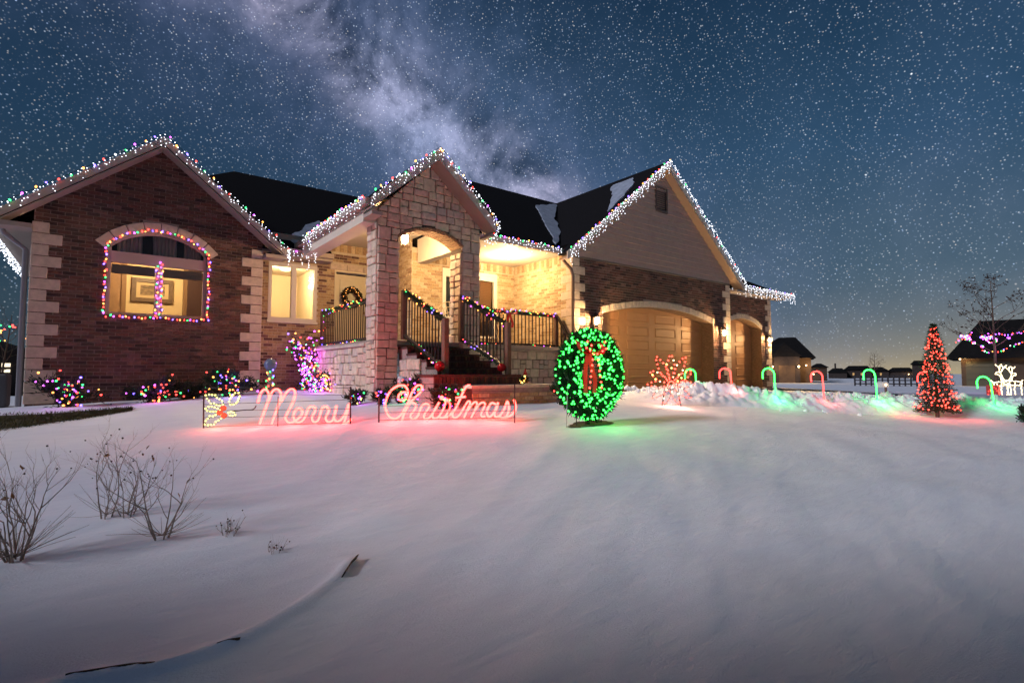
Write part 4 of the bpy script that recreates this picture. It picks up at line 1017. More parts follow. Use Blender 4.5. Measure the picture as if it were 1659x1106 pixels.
# ------------------------------------------------------------------ lit shrubs along the house
JUN = mat('juniper_foliage', (.030, .050, .026), .85, .5, 9); JUN2 = mat('juniper_foliage_dark', (.018, .030, .018), .85, .5, 9); BARK = mat('shrub_bark', (.10, .065, .045), .9, .3, 20)
def shrub(label, base, rx, h, nb, pal, spiky=1.0, needles=1500, r=.017, arms=14, group='lit shrubs along the house', snow=False, seed=1):
    rnd = random.Random(seed); t = thing('evergreen_shrub', label, 'shrub', base, group); mb = MB(); st_ = MB(); tips = []
    for i in range(arms):
        a = rnd.uniform(0, 6.283); out = rnd.uniform(.35, 1.0); tip = base+Vector((math.cos(a)*rx*out, math.sin(a)*rx*.55*out, h*rnd.uniform(.35, 1.0)*(1.1-.35*out)))
        mid = base.lerp(tip, .5)+Vector((0, 0, h*.12)); path = catmull([base+Vector((0, 0, -.03)), mid, tip], 5); st_.tube(path, .012, 4, None, .004); tips.append(path)
        for j in range(needles//arms):
            f = rnd.random()**.6; q = path[min(len(path)-1, int(f*(len(path)-1)))]+Vector((rnd.gauss(0, 1), rnd.gauss(0, 1), rnd.gauss(0, .8)))*rx*.10
            d = (tip-base).normalized()*spiky+Vector((rnd.gauss(0, 1), rnd.gauss(0, 1), rnd.gauss(0, 1)))*.7
            mb.needle(q, d, rnd.uniform(.05, .11), .010, (JUN, JUN2)[j % 2])
    mb.build('foliage', None, t, False, 'stuff'); st_.build('stem', BARK, t)
    mbs = {c: MB() for c in sorted(set(pal))}
    for i in range(nb):
        path = rnd.choice(tips); q = path[rnd.randrange(2, len(path))]+Vector((rnd.gauss(0, 1)*rx*.14, -abs(rnd.gauss(0, 1))*rx*.14-.02, rnd.gauss(0, 1)*h*.10))
        if q.z < base.z+.02: q.z = base.z+.03
        mbs[rnd.choice(pal)].ball(q, r*rnd.uniform(.75, 1.2))
    for c, q in mbs.items():
        if q.v: q.build('bulb', BULB[c], t, True, 'stuff')
    pc = {'purple': (.75, .12, 1), 'red': (1, .12, .1), 'blue': (.25, .2, 1), 'green': (.1, 1, .3), 'amber': (1, .5, .15)}
    if nb >= 18: lamp(t, base+Vector((0, -rx*.45, h*.55)), min(9, nb*.07+1.0), pc.get(pal[0] if pal is not MP else 'purple', (1, .5, .3)), .12)
    if snow:
        q = MB(); c0 = base+Vector((0, 0, h*.86)); 
        N = 12
        for i in range(5):
            pass
        q.lathe(c0, [(rx*.55, -.06), (rx*.5, .0), (rx*.36, .05), (rx*.12, .08)], 12); q.v = [(x+rnd.gauss(0, .012), y+rnd.gauss(0, .012), z+rnd.gauss(0, .01)) for x, y, z in q.v]; q.build('snow_cap', SNOWM, t, True)
    return t
def base_at(u, y):
    p = onY(u, 640, y); return Vector((p.x, p.y, gz(p.x, p.y)))
MP = ('red', 'green', 'amber', 'blue', 'purple', 'amber', 'red')
shrub('spreading juniper with coloured lights at the left corner of the house', base_at(108, 11.9), .52, .62, 60, MP, seed=2)
shrub('juniper with coloured lights below the arched window', base_at(252, 11.9), .52, .50, 40, MP, seed=3, needles=2000)
shrub('low dark juniper without lights left of the sign holly', base_at(305, 11.95), .45, .32, 8, MP, seed=13)
shrub('juniper with blue and amber lights beside the right quoins of the left gable', base_at(372, 11.9), .56, .58, 55, ('blue', 'amber', 'green', 'purple', 'red'), seed=4, needles=2000)
PU = ('purple', 'red', 'amber', 'purple', 'blue', 'green', 'purple')
shrub('tall bare shrub wound thick with purple and red lights by the brick wall', base_at(493, 12.2), .42, 1.42, 200, PU, seed=5, needles=420, arms=20)
shrub('low shrub with warm and purple lights against the stone porch base', base_at(540, 11.4), .55, .62, 150, ('amber', 'purple', 'amber', 'red', 'blue', 'yellow'), seed=6, needles=500, arms=18)
shrub('low shrub with mixed lights left of the porch column', base_at(512, 11.6), .45, .40, 90, PU, seed=16, needles=500, arms=16)
shrub('round shrub with green and violet lights at the foot of the porch column', base_at(578, 8.9), .22, .24, 18, ('purple', 'yellow', 'red', 'blue', 'green'), seed=7, needles=900)
shrub('small shrub with green and red lights in front of the left column', base_at(622, 8.35), .20, .24, 22, ('green', 'red', 'purple', 'blue'), seed=8, needles=900)
shrub('snow capped shrub with green lights left of the stairs', base_at(650, 8.15), .20, .42, 20, ('green', 'blue', 'green', 'purple'), seed=9, needles=900, snow=True)
shrub('violet lit shrub behind the letters before the stairs', base_at(690, 7.7), .42, .50, 90, ('purple', 'blue', 'purple', 'red', 'green', 'amber'), seed=10, needles=1500, arms=18)
shrub('dark red lit shrub below the landing', base_at(725, 7.0), .34, .30, 26, ('red', 'purple', 'red', 'green'), seed=11, needles=1100)
shrub('dried grass clump with amber lights behind the big wreath', base_at(912, 6.6), .22, .50, 14, ('amber', 'amber', 'red'), spiky=2.5, seed=12, needles=700)
shrub('tiny amber lit sprig in the planter beside the stairs', Vector((5.98, 7.5, -.20)), .16, .14, 10, ('amber', 'yellow', 'green'), seed=14, needles=250)
shrub('small lit sprig in the planter against the stone base', Vector((6.1, 8.9, -.20)), .2, .16, 12, ('amber', 'yellow', 'red'), seed=15, needles=250)
# gazing globe on a lit pedestal
gp = base_at(437, 11.8); t = thing('gazing_globe', 'glass gazing globe on a pedestal wound with green and red lights', 'garden globe', gp)
m = MB(); m.lathe(gp, [(.12, 0), (.08, .05), (.045, .12), (.045, .42), (.09, .48)], 10); m.build('pedestal', mat('grey_stone', (.2, .18, .17), .8), t)
m = MB(); rr = .13; m.lathe(gp+V((0, 0, .47)), [(rr*math.sin(math.pi*i/10)+.001, rr-rr*math.cos(math.pi*i/10)) for i in range(11)], 18); m.build('globe', mat('blue_glass_ball', (.10, .14, .22), .08, spec=.8), t, True)
string_lights(t, [gp+V((.075*math.cos(i*.9), .075*math.sin(i*.9), .05+i*.022)) for i in range(22)], ['green', 'red', 'amber', 'green', 'blue', 'yellow'], .07, .017, True, .01)
# figurine in the planter
fp = Vector((6.05, 8.3, -.20)); fp = Vector((onY(851, 600, 8.2).x, 8.2, -.20)); t = thing('garden_figurine', 'small orange garden figurine with a pointed red hat on the planter', 'figurine', fp)
m = MB(); m.lathe(fp, [(.055, 0), (.07, .04), (.06, .11), (.035, .15)], 10); m.build('body', mat('orange_glaze', (.55, .18, .06), .4), t, True)
m = MB(); m.lathe(fp+V((0, 0, .14)), [(.03, 0), (.038, .025), (.03, .05)], 10); m.build('head', mat('tan_glaze', (.6, .4, .25), .5), t, True)
m = MB(); m.lathe(fp+V((0, 0, .17)), [(.045, 0), (.03, .05), (.005, .13)], 10); m.build('hat', mat('red_glaze', (.5, .03, .02), .4), t, True)

# ------------------------------------------------------------------ light sign: two panels of wire with rope light letters
ROPE = emis('rope_light_red', (1, .042, .034), 17); ROD = mat('sign_rod', (.03, .02, .02), .5)
def sign_plane(u0, v0, w0, u1, v1, w1):
    a, b = at(u0, v0, w0), at(u1, v1, w1); d = Vector((b.x-a.x, b.y-a.y, 0)).normalized(); return a, b, Vector((d.y, -d.x, 0))
def sign_panel(label, A, B, rows, lines, ox, oy, sc, posts, dots=(), rope=.0150):
    a, b, n = sign_plane(*A, *B); t = thing('light_sign', label, 'light sign', a, 'Merry Christmas light sign')
    pt = lambda u, v: onP(u, v, a, n)
    for L in lines:
        P_ = catmull([pt(ox+x/sc, oy+y/sc) for x, y in L], 6); m = MB(); m.tube(P_, rope, 6); m.build('letter_tube', ROPE, t, True)
    for (x, y) in dots: m = MB(); m.ball(pt(ox+x/sc, oy+y/sc), .035); m.build('dot', ROPE, t, True)
    for (va, vb) in rows: m = MB(); m.tube([pt(A[0], va)-n*-.02, pt(B[0], vb)-n*-.02], .0045, 4); m.build('wire_rod', ROD, t)
    for (u, v0, v1, w) in posts: m = MB(); p0, p1 = pt(u, v0), pt(u, v1); m.tube([p0+n*.025, p1+n*.025-V((0, 0, .15))], w, 5); m.build('stake', ROD, t)
    for f in (.12, .38, .63, .88): lamp(t, a.lerp(b, f)+n*.14+V((0, 0, .20)), 6.5, (1, .10, .08), .10)
    return t, pt, n
M1 = [[(580, 310), (605, 220), (640, 182), (672, 198), (685, 245), (675, 300), (645, 385), (595, 515)], [(685, 290), (705, 225), (732, 188), (765, 178), (797, 208), (800, 262), (765, 365), (710, 515)],
      [(800, 300), (838, 232), (875, 188), (912, 178), (937, 205), (930, 262), (900, 340), (860, 412), (845, 455), (865, 492), (905, 497), (955, 470), (995, 432), (1007, 395), (990, 368), (958, 366), (933, 395), (922, 440), (935, 480), (970, 497), (1008, 480), (1035, 440), (1052, 395), (1070, 358), (1098, 346), (1130, 362), (1125, 400), (1105, 432), (1100, 470), (1122, 494), (1155, 480), (1175, 430), (1187, 382), (1210, 350), (1245, 352), (1260, 382), (1245, 420), (1230, 460), (1250, 490), (1290, 484), (1315, 430), (1335, 338)],
      [(1335, 338), (1316, 420), (1312, 462), (1332, 486), (1370, 478), (1402, 440), (1430, 390), (1452, 322), (1436, 400), (1414, 478), (1396, 520)], [(1396, 520), (1435, 500), (1478, 466)]]
MC = [[(372, 225), (340, 225), (300, 248), (290, 280), (308, 306), (345, 300), (380, 262), (388, 215), (370, 172), (330, 150), (280, 162), (220, 200), (180, 260), (155, 340), (160, 400), (185, 460), (230, 495), (280, 488), (320, 450), (360, 392), (400, 345), (440, 332), (468, 350), (468, 385), (442, 425), (415, 462), (425, 495), (458, 500), (490, 468), (510, 420), (530, 372), (562, 346), (600, 350), (608, 378), (580, 420), (555, 462), (562, 496), (600, 494), (640, 450), (680, 380), (712, 328)],
      [(318, 542), (350, 440), (388, 340), (410, 270), (440, 210), (480, 160), (515, 150), (535, 175), (520, 220), (480, 262), (430, 310), (392, 362), (352, 440), (322, 542)],
      [(712, 328), (672, 400), (642, 455), (652, 490), (692, 488), (732, 440), (768, 366), (785, 292), (806, 318), (822, 352), (816, 400), (790, 450), (758, 486), (712, 480)], [(758, 486), (800, 476), (840, 440), (882, 390), (930, 290), (960, 220), (990, 168), (1030, 146)],
      [(882, 390), (852, 440), (852, 475), (882, 486), (925, 455), (980, 362), (1012, 318), (1032, 332), (1010, 390), (967, 490)], [(882, 284), (985, 270)], [(1000, 420), (1058, 342), (1090, 325), (1102, 346), (1080, 412), (1040, 490)],
      [(1078, 416), (1130, 345), (1170, 330), (1186, 352), (1165, 402), (1146, 450), (1156, 476), (1190, 470)], [(1300, 350), (1258, 335), (1228, 365), (1206, 420), (1212, 465), (1242, 474), (1280, 430), (1310, 362), (1322, 330), (1300, 400), (1282, 450), (1300, 480), (1340, 462), (1380, 408), (1416, 320), (1432, 380), (1425, 430), (1400, 480), (1368, 490), (1330, 470)],
      [(1368, 490), (1410, 484), (1452, 464), (1490, 420), (1502, 370), (1486, 300)]]
sgn, pt, nn = sign_panel('rope light sign panel reading Merry with a lit holly sprig at its left end', (332, 698, 7.75), (570, 690, 7.5), [(628, 628), (637, 640), (655, 647), (665, 662), (676, 672), (691, 684)], M1, 320, 600, 5.925, [(332, 636, 696, .011), (452, 642, 692, .006), (569, 626, 688, .011)])
m = MB(); m.tube(catmull([pt(378, 666), pt(395, 664), pt(410, 663), pt(415, 657)], 4), .008, 5); m.build('lead_cable', ROD, sgn)
def holly(cl, tip, wid):
    cl, tip = V((cl[0], cl[1])), V((tip[0], tip[1])); d = tip-cl; nrm = V((-d.y, d.x)).normalized(); out = []
    prof = [0, .55, .42, .85, .6, 1.0, .6, .8, .35, 0]
    for s in (1, -1):
        side = [cl+d*(i/9)+nrm*wid*p*s for i, p in enumerate(prof)]
        out += side if s == 1 else side[::-1]
    return out
HB = MB(); HW = MB()
for cl, tip, wid in (((362, 655), (334, 640), 8), ((360, 672), (332, 687), 8), ((374, 655), (388, 636), 8), ((358, 664), (333, 662), 5), ((371, 668), (382, 672), 4)):
    L = [pt(p.x, p.y) for p in holly(cl, tip, wid)]; HW.tube(L, .005, 4)
    for q in along(L, .055): HB.ball(q-nn*-.012, .0145)
HB.build('holly_bulb', BULB['yellow'], sgn, True, 'stuff'); HW.build('holly_frame', mat('green_rod', (.02, .06, .03), .6), sgn)
for (u, v) in ((362, 661), (356, 668), (363, 673)): m = MB(); c0 = pt(u, v); m.lathe(c0-V((0, 0, .045)), [(.002, 0), (.035, .02), (.045, .045), (.035, .07), (.002, .09)], 10); m.build('berry', emis('berry_glow', (1, .12, .06), 1.1), sgn, True)
sign_panel('rope light sign panel reading Christmas', (615, 686, 7.5), (834, 682, 7.35), [(622, 622), (633, 633), (645, 645), (657, 656), (668, 665), (680, 676)], MC, 600, 600, 6.381, [(615, 640, 686, .012), (728, 625, 684, .005), (834, 622, 682, .008)], [(738, 282)])

# ------------------------------------------------------------------ big lit wreath on stakes
wf = at(955, 683, 7.45); wf.z = gz(wf.x, wf.y); wc = at(957, 606, 7.45)
t = thing('lit_wreath', 'big round evergreen wreath on stakes covered in green lights', 'wreath', wf)
ux = V((1, .02, 0)).normalized(); uz = V((0, 0, 1)); uy = V((0, 1, 0)); RW, rw_ = .445, .178
mb = MB()
def tor(a, b, s=1.0): 
    rad = ux*math.cos(a)+uz*math.sin(a); return wc+rad*RW+(rad*math.cos(b)-uy*math.sin(b)*.75)*rw_*s
for i in range(11000):
    a, b = random.uniform(0, 6.283), random.uniform(0, 6.283); s = random.uniform(.35, 1.0); p = tor(a, b, s); d = (p-(wc+(ux*math.cos(a)+uz*math.sin(a))*RW)).normalized()+rvec()*.8+(-ux*math.sin(a)+uz*math.cos(a))*.5
    mb.needle(p, d, random.uniform(.05, .10), .008, (PINE, PINE2)[i % 2])
mb.build('greenery', None, t, False, 'stuff')
mb = MB(); m2 = MB(); m2.tube([wc+(ux*math.cos(i*.2094)+uz*math.sin(i*.2094))*RW for i in range(31)], .02, 6); m2.build('ring', ROD, t)
for i in range(430):
    a = i*2.39996*1.0; b = random.uniform(-.3, 3.44) if random.random() < .85 else random.uniform(3.4, 6); mb.ball(tor(a, b, 1.02+random.uniform(-.05, .12)), .0165*random.uniform(.8, 1.15))
mb.build('bulb', BULB['wreath'], t, True, 'stuff')
for s in (-.26, .24): m = MB(); q = wc+ux*s; m.tube([V((q.x, q.y+.03, gz(q.x, q.y)-.1)), V((q.x, q.y+.03, wc.z-RW+.1))], .007, 5); m.build('stake', ROD, t)
m = MB(); q = wf; m.tube([V((q.x-.04, q.y, q.z-.05)), V((q.x-.03, q.y, wc.z-RW-.05))], .03, 7); m.build('foot_post', ROD, t)
m = MB(); m.tube([wc+V((-.42, .02, -.02)), wc+V((-.80, -.35, -.66))], .005, 4); m.build('guy_wire', mat('pale_wire', (.4, .4, .4), .5), t)
bp_ = wc-ux*.19+uz*.31-uy*.20
lamp(t, wc+V((.02, -.55, .25)), 2.5, (1, .12, .08), .1)
for q_, e_ in ((V((.05, -.40, -.35)), 4.0), (V((.3, -.35, .1)), 2.0), (V((-.3, -.35, .1)), 2.0)): lamp(t, wc+q_, e_, (.04, 1, .15), .15)
b_ = bow(bp_, .36, 'red ribbon bow with long lit tails inside the big green wreath', 'bow', ux, tails=1.25)
mb = MB()
for sg in (-1, 1):
    for i in range(7): mb.ball(bp_+ux*(.03+.06*(i/6))*sg*1.3-uy*.07-uz*(.04+.075*i), .015)
    for x, z in ((.08, .06), (.14, .10), (.16, .03), (.10, -.0)): mb.ball(bp_+ux*x*sg*1.2+uz*z*1.2-uy*.09, .015)
mb.build('bulb', BULB['tree'], b_, True, 'stuff')
# trampled brown patch under the wreath
m = MB(); rnd = random.Random(3); ring = []
for i in range(28): a = 6.2832*i/28; x = wf.x+math.cos(a)*.42*rnd.uniform(.8, 1.1)+.02; y = wf.y+math.sin(a)*.16*rnd.uniform(.7, 1.2); ring.append((x, y, gz(x, y)+.012))
m.add(ring, [tuple(range(28))]); o = m.build('bare_soil', mat('bare_soil', (.07, .045, .03), .95, .5, 30, .6, 60)); o['kind'] = 'structure'

# ------------------------------------------------------------------ poinsettia of lights
pf_ = at(1088, 663, 10.4); pf_.z = gz(pf_.x, pf_.y); t = thing('light_poinsettia', 'red poinsettia flower of lights with yellow tips standing in the snow', 'light sculpture', pf_)
fr_ = MB(); rb = MB(); yb = MB(); wbm = MB(); ux2 = RT; c0 = pf_+V((0, 0, .42))
for a, L, w in ((90, .52, .14), (118, .55, .13), (62, .55, .13), (148, .42, .12), (32, .42, .12), (180, .40, .11), (0, .40, .11), (215, .40, .11), (-35, .40, .11), (250, .36, .10), (-70, .36, .10)):
    d = ux2*math.cos(R(a))+V((0, 0, 1))*math.sin(R(a)); nrm = -ux2*math.sin(R(a))+V((0, 0, 1))*math.cos(R(a)); s0 = c0+d*.06
    loop = catmull([s0, s0+d*L*.45+nrm*w*.6, s0+d*L, s0+d*L*.45-nrm*w*.6, s0], 6); fr_.tube(loop, .005, 4)
    for q in along(loop, .085): (rb if random.random() < .9 else wbm).ball(q+FW*-.01, .017)
for u, v in ((1080, 590), (1057, 607), (1062, 614), (1100, 607), (1104, 612), (1088, 596), (1098, 617)): yb.ball(at(u, v, 10.35), .020)
rb.build('bulb', BULB['tree'], t, True, 'stuff'); yb.build('bulb', BULB['yellow'], t, True, 'stuff'); wbm.build('bulb', BULB['warm'], t, True, 'stuff'); fr_.build('frame', ROD, t)
for s in (-.2, .2): m = MB(); m.tube([pf_+RT*s+V((0, 0, -.1)), c0+RT*s*.6], .008, 5); m.build('stake', ROD, t)
lamp(t, c0+FW*-.25+V((0, 0, -.22)), 20, (1, .55, .40), .15)

# ------------------------------------------------------------------ snow bank and candy canes
F2 = V((FW.x, FW.y, 0)).normalized()
def bank_h(r): 
    return .30+.20*math.exp(-((r-4.6)/1.3)**2)+.08*math.exp(-((r-7.6)/1.2)**2)
def bank():
    mb = MB(); nr, nw = 330, 46; r0, r1 = 1.9, 13.4; w0, w1 = 10.95, 13.2; vs = []
    for i in range(nr):
        r = r0+(r1-r0)*i/(nr-1); e = min(1, (i/(nr-1))*9, (1-i/(nr-1))*12)
        for j in range(nw):
            s = j/(nw-1); w = w0+(w1-w0)*s+.25*noise.noise(V((r*.5, 3, 1))); p = RT*r+F2*w
            prof = max(0.0, math.sin(math.pi*s))**1.1
            d1 = noise.voronoi(V((r*4.6, w*4.6, 0)))[0]; lump = (d1[1]-d1[0]); d2 = noise.voronoi(V((r*12, w*12, 5)))[0]
            z = prof*e*(bank_h(r)*(.50+.50*lump+.26*(d2[1]-d2[0])+.6*abs(noise.fractal(V((r*1.3, w*1.3, 2)), 1, 2, 3))))
            vs.append((p.x, p.y, z-.012))
    zb = ground_base([(x, y) for x, y, z in vs]); mb.v = [(x, y, z+float(b)+ground_detail(x, y)) for (x, y, z), b in zip(vs, zb)]
    for i in range(nr-1):
        for j in range(nw-1): q = i*nw+j; mb.f.append((q, q+1, q+nw+1, q+nw)); mb.m.append(0)
    mb.v = [tuple(v) for v in mb.v]; o = mb.build('snow_bank', SNOWM, None, True); o['kind'] = 'structure'
    ch = MB(); rnd = random.Random(5)
    for i in range(900):
        r = rnd.uniform(2.2, 13.0); w = 12.05+rnd.gauss(0, .42); p = RT*r+F2*w; s = rnd.uniform(.015, .06)*(1.5 if rnd.random() < .08 else 1)
        prof = max(0, 1-abs(w-12.1)/1.0); c = V((p.x, p.y, gz(p.x, p.y)+prof*bank_h(r)*.75*(1 if r > 2.6 else .4)))
        b0 = len(ch.v); ch.ball(c, s); ch.v[b0:] = [tuple(c+(V(v)-c)*rnd.uniform(.65, 1.25)) for v in ch.v[b0:]]
    o = ch.build('snow_chunks', SNOWM); o['kind'] = 'stuff'; o['label'] = 'broken snow chunks on the bank'
bank()
CGREEN = emis('cane_green', (.022, 1, .058), 12); CRED = emis('cane_red', (1, .042, .036), 8)
def cane(u, v, w, h, color, label, lean=0.0, rr=.125):
    b = at(u, v, w); g_ = gz(b.x, b.y); t = thing('candy_cane', label, 'candy cane', (b.x, b.y, g_), 'candy cane path lights')
    top = b+V((0, 0, h-rr)); P_ = [V((b.x, b.y, g_-.05)), b.lerp(top, .3), b.lerp(top, .7)]
    P_ += [top+RT*(-rr+rr*math.cos(R(a)))+V((0, 0, rr*math.sin(R(a)))) for a in range(0, 181, 15)]; P_.append(P_[-1]-V((0, 0, .10)))
    P_ = [p+RT*lean*(p.z-b.z) for p in P_]
    m = MB(); m.tube(P_, .014, 7); m.build('rope_light', CGREEN if color == 'green' else CRED, t, True)
    m = MB(); m.tube([p+F2*.02 for p in P_], .006, 5); m.build('wire_frame', ROD, t)
    lamp(t, V((b.x, b.y, max(b.z, g_)+.20))-F2*.22, 7.0 if color == 'green' else 3.5, (.03, 1, .22) if color == 'green' else (1, .16, .12), .05)
cane(1128, 630, 12.4, .46, 'green', 'green candy cane nearest the poinsettia of lights', -.02)
cane(1186, 645, 11.75, .66, 'red', 'red candy cane between two green ones before the garage', -.03)
cane(1257, 652, 11.5, .74, 'green', 'green candy cane below the far right garage lantern', -.03)
cane(1336, 657, 11.5, .74, 'red', 'red candy cane right of the house corner', -.04)
cane(1422, 652, 11.5, .71, 'green', 'green candy cane left of the red lit tree', -.06)
cane(1506, 652, 12.3, .70, 'red', 'red candy cane half hidden behind the red lit tree')
cane(1610, 652, 11.5, .56, 'green', 'rightmost green candy cane in the bank', -.10, .15)

# ------------------------------------------------------------------ red lit spruce
tb = at(1519, 680, 10.6); tb.z = gz(tb.x, tb.y); TH = 1.87
t = thing('spruce_tree', 'slim spruce tree covered in red lights right of the candy canes', 'tree', tb)
m = MB(); m.tube([tb-V((0, 0, .05)), tb+V((0, 0, TH*.5)), tb+V((0, 0, TH))], .035, 6, None, .006); m.build('trunk', BARK, t)
mb = MB(); bb = MB(); rnd = random.Random(9); i = 0
for li in range(44):
    f = li/43; z = .16+(TH-.20)*f; rad = (.34*(1-f)**.85+.03); nbr = int(17-8*f)
    for j in range(nbr):
        a = j*6.283/nbr+li*1.7; L = rad*rnd.uniform(.75, 1.12); d = V((math.cos(a), math.sin(a), -.12+.45*f)).normalized(); p0 = tb+V((0, 0, z)); 
        for s in range(int(8+44*L)):
            q = p0+d*L*rnd.uniform(.25, 1.0); dd = d+V((rnd.gauss(0, .6), rnd.gauss(0, .6), rnd.gauss(0, .45))); mb.needle(q, dd, rnd.uniform(.035, .07), .006, (PINE, PINE2)[i % 2]); i += 1
        mb.tube([p0, p0+d*L*.95], .005, 3, BARK)
for i in range(280):
    f = rnd.random()**1.25*.97; a = i*2.4; rad = (.34*(1-f)**.85+.03)*rnd.uniform(.7, 1.04); bb.ball(tb+V((math.cos(a)*rad, math.sin(a)*rad, .16+(TH-.2)*f)), .0135*rnd.uniform(.8, 1.25))
mb.build('crown', None, t, False, 'stuff'); bb.build('bulb', BULB['tree'], t, True, 'stuff')
for q_ in ((-.35, -.45, .30), (.40, -.40, .25), (-.1, -.42, .8), (-.55, .1, .2)): lamp(t, tb+RT*q_[0]+F2*q_[1]+V((0, 0, q_[2])), 4.5, (1, .10, .06), .12)
# evergreen boughs at the right edge of the frame
rb_ = at(1672, 665, 9.6); rb_.z = gz(rb_.x, rb_.y)
shrub('dark spruce boughs entering at the right edge of the photo', rb_, .30, .42, 0, ('red',), seed=21, needles=1500, group=None)

# ------------------------------------------------------------------ foreground: bare shrubs, weeds, edging, grass strip
TWIG = mat('bare_twig', (.26, .20, .165), .9, .3, 30); POD = mat('seed_pod', (.045, .022, .018), .9); LEAFD = mat('dead_leaf', (.22, .10, .035), .8, .3, 30)
def bare_shrub(label, u, v, h, stems, seed, spread=.55, pods=10, leaves=3, thick=.011, group='bare shrubs in the foreground bed', name='bare_shrub', depth=4, cat='shrub'):
    rnd = random.Random(seed); b = foot(u, v); t = thing(name, label, cat, b, group); mb = MB(); pd = MB(); lf = MB(); ends = []
    def grow(p, d, L, r, lev):
        n = 4; pts = [p]; dd = d.copy()
        for i in range(n):
            dd = (dd+V((rnd.gauss(0, .10), rnd.gauss(0, .10), rnd.gauss(0, .05)+.04))).normalized(); pts.append(pts[-1]+dd*L/n)
        mb.tube(pts, r, 5 if lev < 2 else 3, None, r*.55)
        if lev >= depth: ends.append(pts[-1]); return
        k_ = rnd.choice((2, 3)) if lev == 0 else rnd.choice((2, 2, 2, 3))
        for i in range(k_):
            q = pts[rnd.choice((1, 2, 3, 4))] if i else pts[-1]
            nd = (dd+V((rnd.gauss(0, .42), rnd.gauss(0, .42), rnd.gauss(.05, .22)))).normalized(); grow(q, nd, L*rnd.uniform(.45, .82), r*.55, lev+1)
    for i in range(stems):
        a = 6.283*i/stems+rnd.uniform(-.3, .3); d = V((math.cos(a)*spread*rnd.uniform(.2, 1), math.sin(a)*spread*rnd.uniform(.2, 1), 1)).normalized()
        grow(b+V((math.cos(a)*.025, math.sin(a)*.025, -.03)), d, h*rnd.uniform(.34, .5), thick*rnd.uniform(.7, 1.1), 0)
    for i in range(int(stems*4)):                       # thin basal shoots, some lying low
        a = rnd.uniform(0, 6.283); d = V((math.cos(a), math.sin(a), rnd.uniform(.15, .9))).normalized(); p0 = b+V((0, 0, .02)); L = h*rnd.uniform(.25, .55)
        mb.tube(catmull([p0, p0+d*L*.5, p0+d*L+V((0, 0, rnd.uniform(-.02, .06)))], 3), thick*.3, 3, None, thick*.12)
    mb.build('branches', TWIG, t, True)
    for q in rnd.sample(ends, min(pods, len(ends))): pd.ball(q, rnd.uniform(.004, .007))
    if pd.v: pd.build('seed_pod', POD, t, True, 'stuff')
    for q in rnd.sample(ends, min(leaves, len(ends))):
        a = rvec(); c_ = a.orthogonal().normalized(); lf.add([q, q+a*.022+c_*.012, q+a*.045, q+a*.022-c_*.012+V((0, 0, .006))], [(0, 1, 2, 3)])
    if lf.v: lf.build('dead_leaf', LEAFD, t, False, 'stuff')
bare_shrub('dense bare shrub with many stems at the left edge of the bed', 25, 908, .66, 9, 101, .55, 12, 8, .0075)
bare_shrub('bare shrub with tall spread stems behind the others', 172, 838, .74, 4, 102, .55, 14, 4, .006)
bare_shrub('small tangled bare shrub between the two wide ones', 206, 836, .54, 5, 103, .6, 12, 3, .0055)
bare_shrub('wide bare shrub of three trunks nearest the bed centre', 262, 872, .66, 5, 114, .8, 18, 4, .0072)
bare_shrub('low dry weed tuft right of the bare shrubs', 372, 866, .17, 6, 105, .9, 14, 0, .0035, 'dry weeds in the snow', 'dry_weed', 2, 'weed')
bare_shrub('smallest dry weed tuft near the bare edging strip', 445, 894, .12, 5, 106, .8, 8, 0, .003, 'dry weeds in the snow', 'dry_weed', 2, 'weed')
t = thing('garden_edging', 'brown metal bed edging showing in three places through the snow', 'garden edging', edge_pts[-1]); ED = mat('rusty_edging', (.085, .05, .03), .8, .4, 30, .3, 80)
def strip(px, hgt, tilt=.02, base=.022):
    P_ = []
    for u, v in px: q = foot(u, v); P_.append(V((q.x, q.y, gz(q.x, q.y)+base)))
    P_ = catmull(P_, 4); m = MB(); n = len(P_); nrm = V((1, .2, 0)).normalized()
    lo = [p-V((0, 0, .04)) for p in P_]; hi = [p+V((0, 0, hgt))+nrm*tilt for p in P_]; lo2 = [p+nrm*.008 for p in lo]; hi2 = [p+nrm*.012 for p in hi]
    m.add(lo+hi+lo2+hi2, [(i, i+1, n+i+1, n+i) for i in range(n-1)]+[(2*n+i+1, 2*n+i, 3*n+i, 3*n+i+1) for i in range(n-1)]+[(n+i, n+i+1, 3*n+i+1, 3*n+i) for i in range(n-1)]+[(0, n, 3*n, 2*n), (n-1, 2*n-1, 4*n-1, 3*n-1)][:2]); m.build('strip', ED, t)
strip([(545, 944), (553, 932), (560, 922), (568, 914)], .022, .045, .024); strip([(346, 1056), (362, 1051), (380, 1048)], .004, .012, .030); strip([(100, 1108), (150, 1100), (200, 1092), (240, 1089)], .004, .010, .030)
# strip of dead grass before the left gable
gm = MB(); rnd = random.Random(4); top = [(0, 674), (60, 672), (120, 668), (170, 664), (215, 661)]; bot = [(0, 695), (50, 690), (110, 681), (160, 674), (215, 665)]
P_ = []
for (a, b), (c, d_) in zip(top, bot):
    p, q = foot(a, b), foot(c, d_); P_.append((p, q))
first, last = P_[0], P_[-1]; ext = (first[0]-P_[1][0], first[1]-P_[1][1]); P_ = [(first[0]+ext[0]*1.5, first[1]+ext[1]*1.5)]+P_
vs = []
for p, q in P_:
    for f in range(7): s = p.lerp(q, f/6); vs.append((s.x, s.y, gz(s.x, s.y)+.010))
gm.add(vs, [(7*i+j, 7*i+j+1, 7*i+j+8, 7*i+j+7) for i in range(len(P_)-1) for j in range(6)])
o = gm.build('bare_lawn', mat('dead_turf', (.055, .050, .022), .95, .6, 14, .8, 60)); o['kind'] = 'structure'
gr = MB()
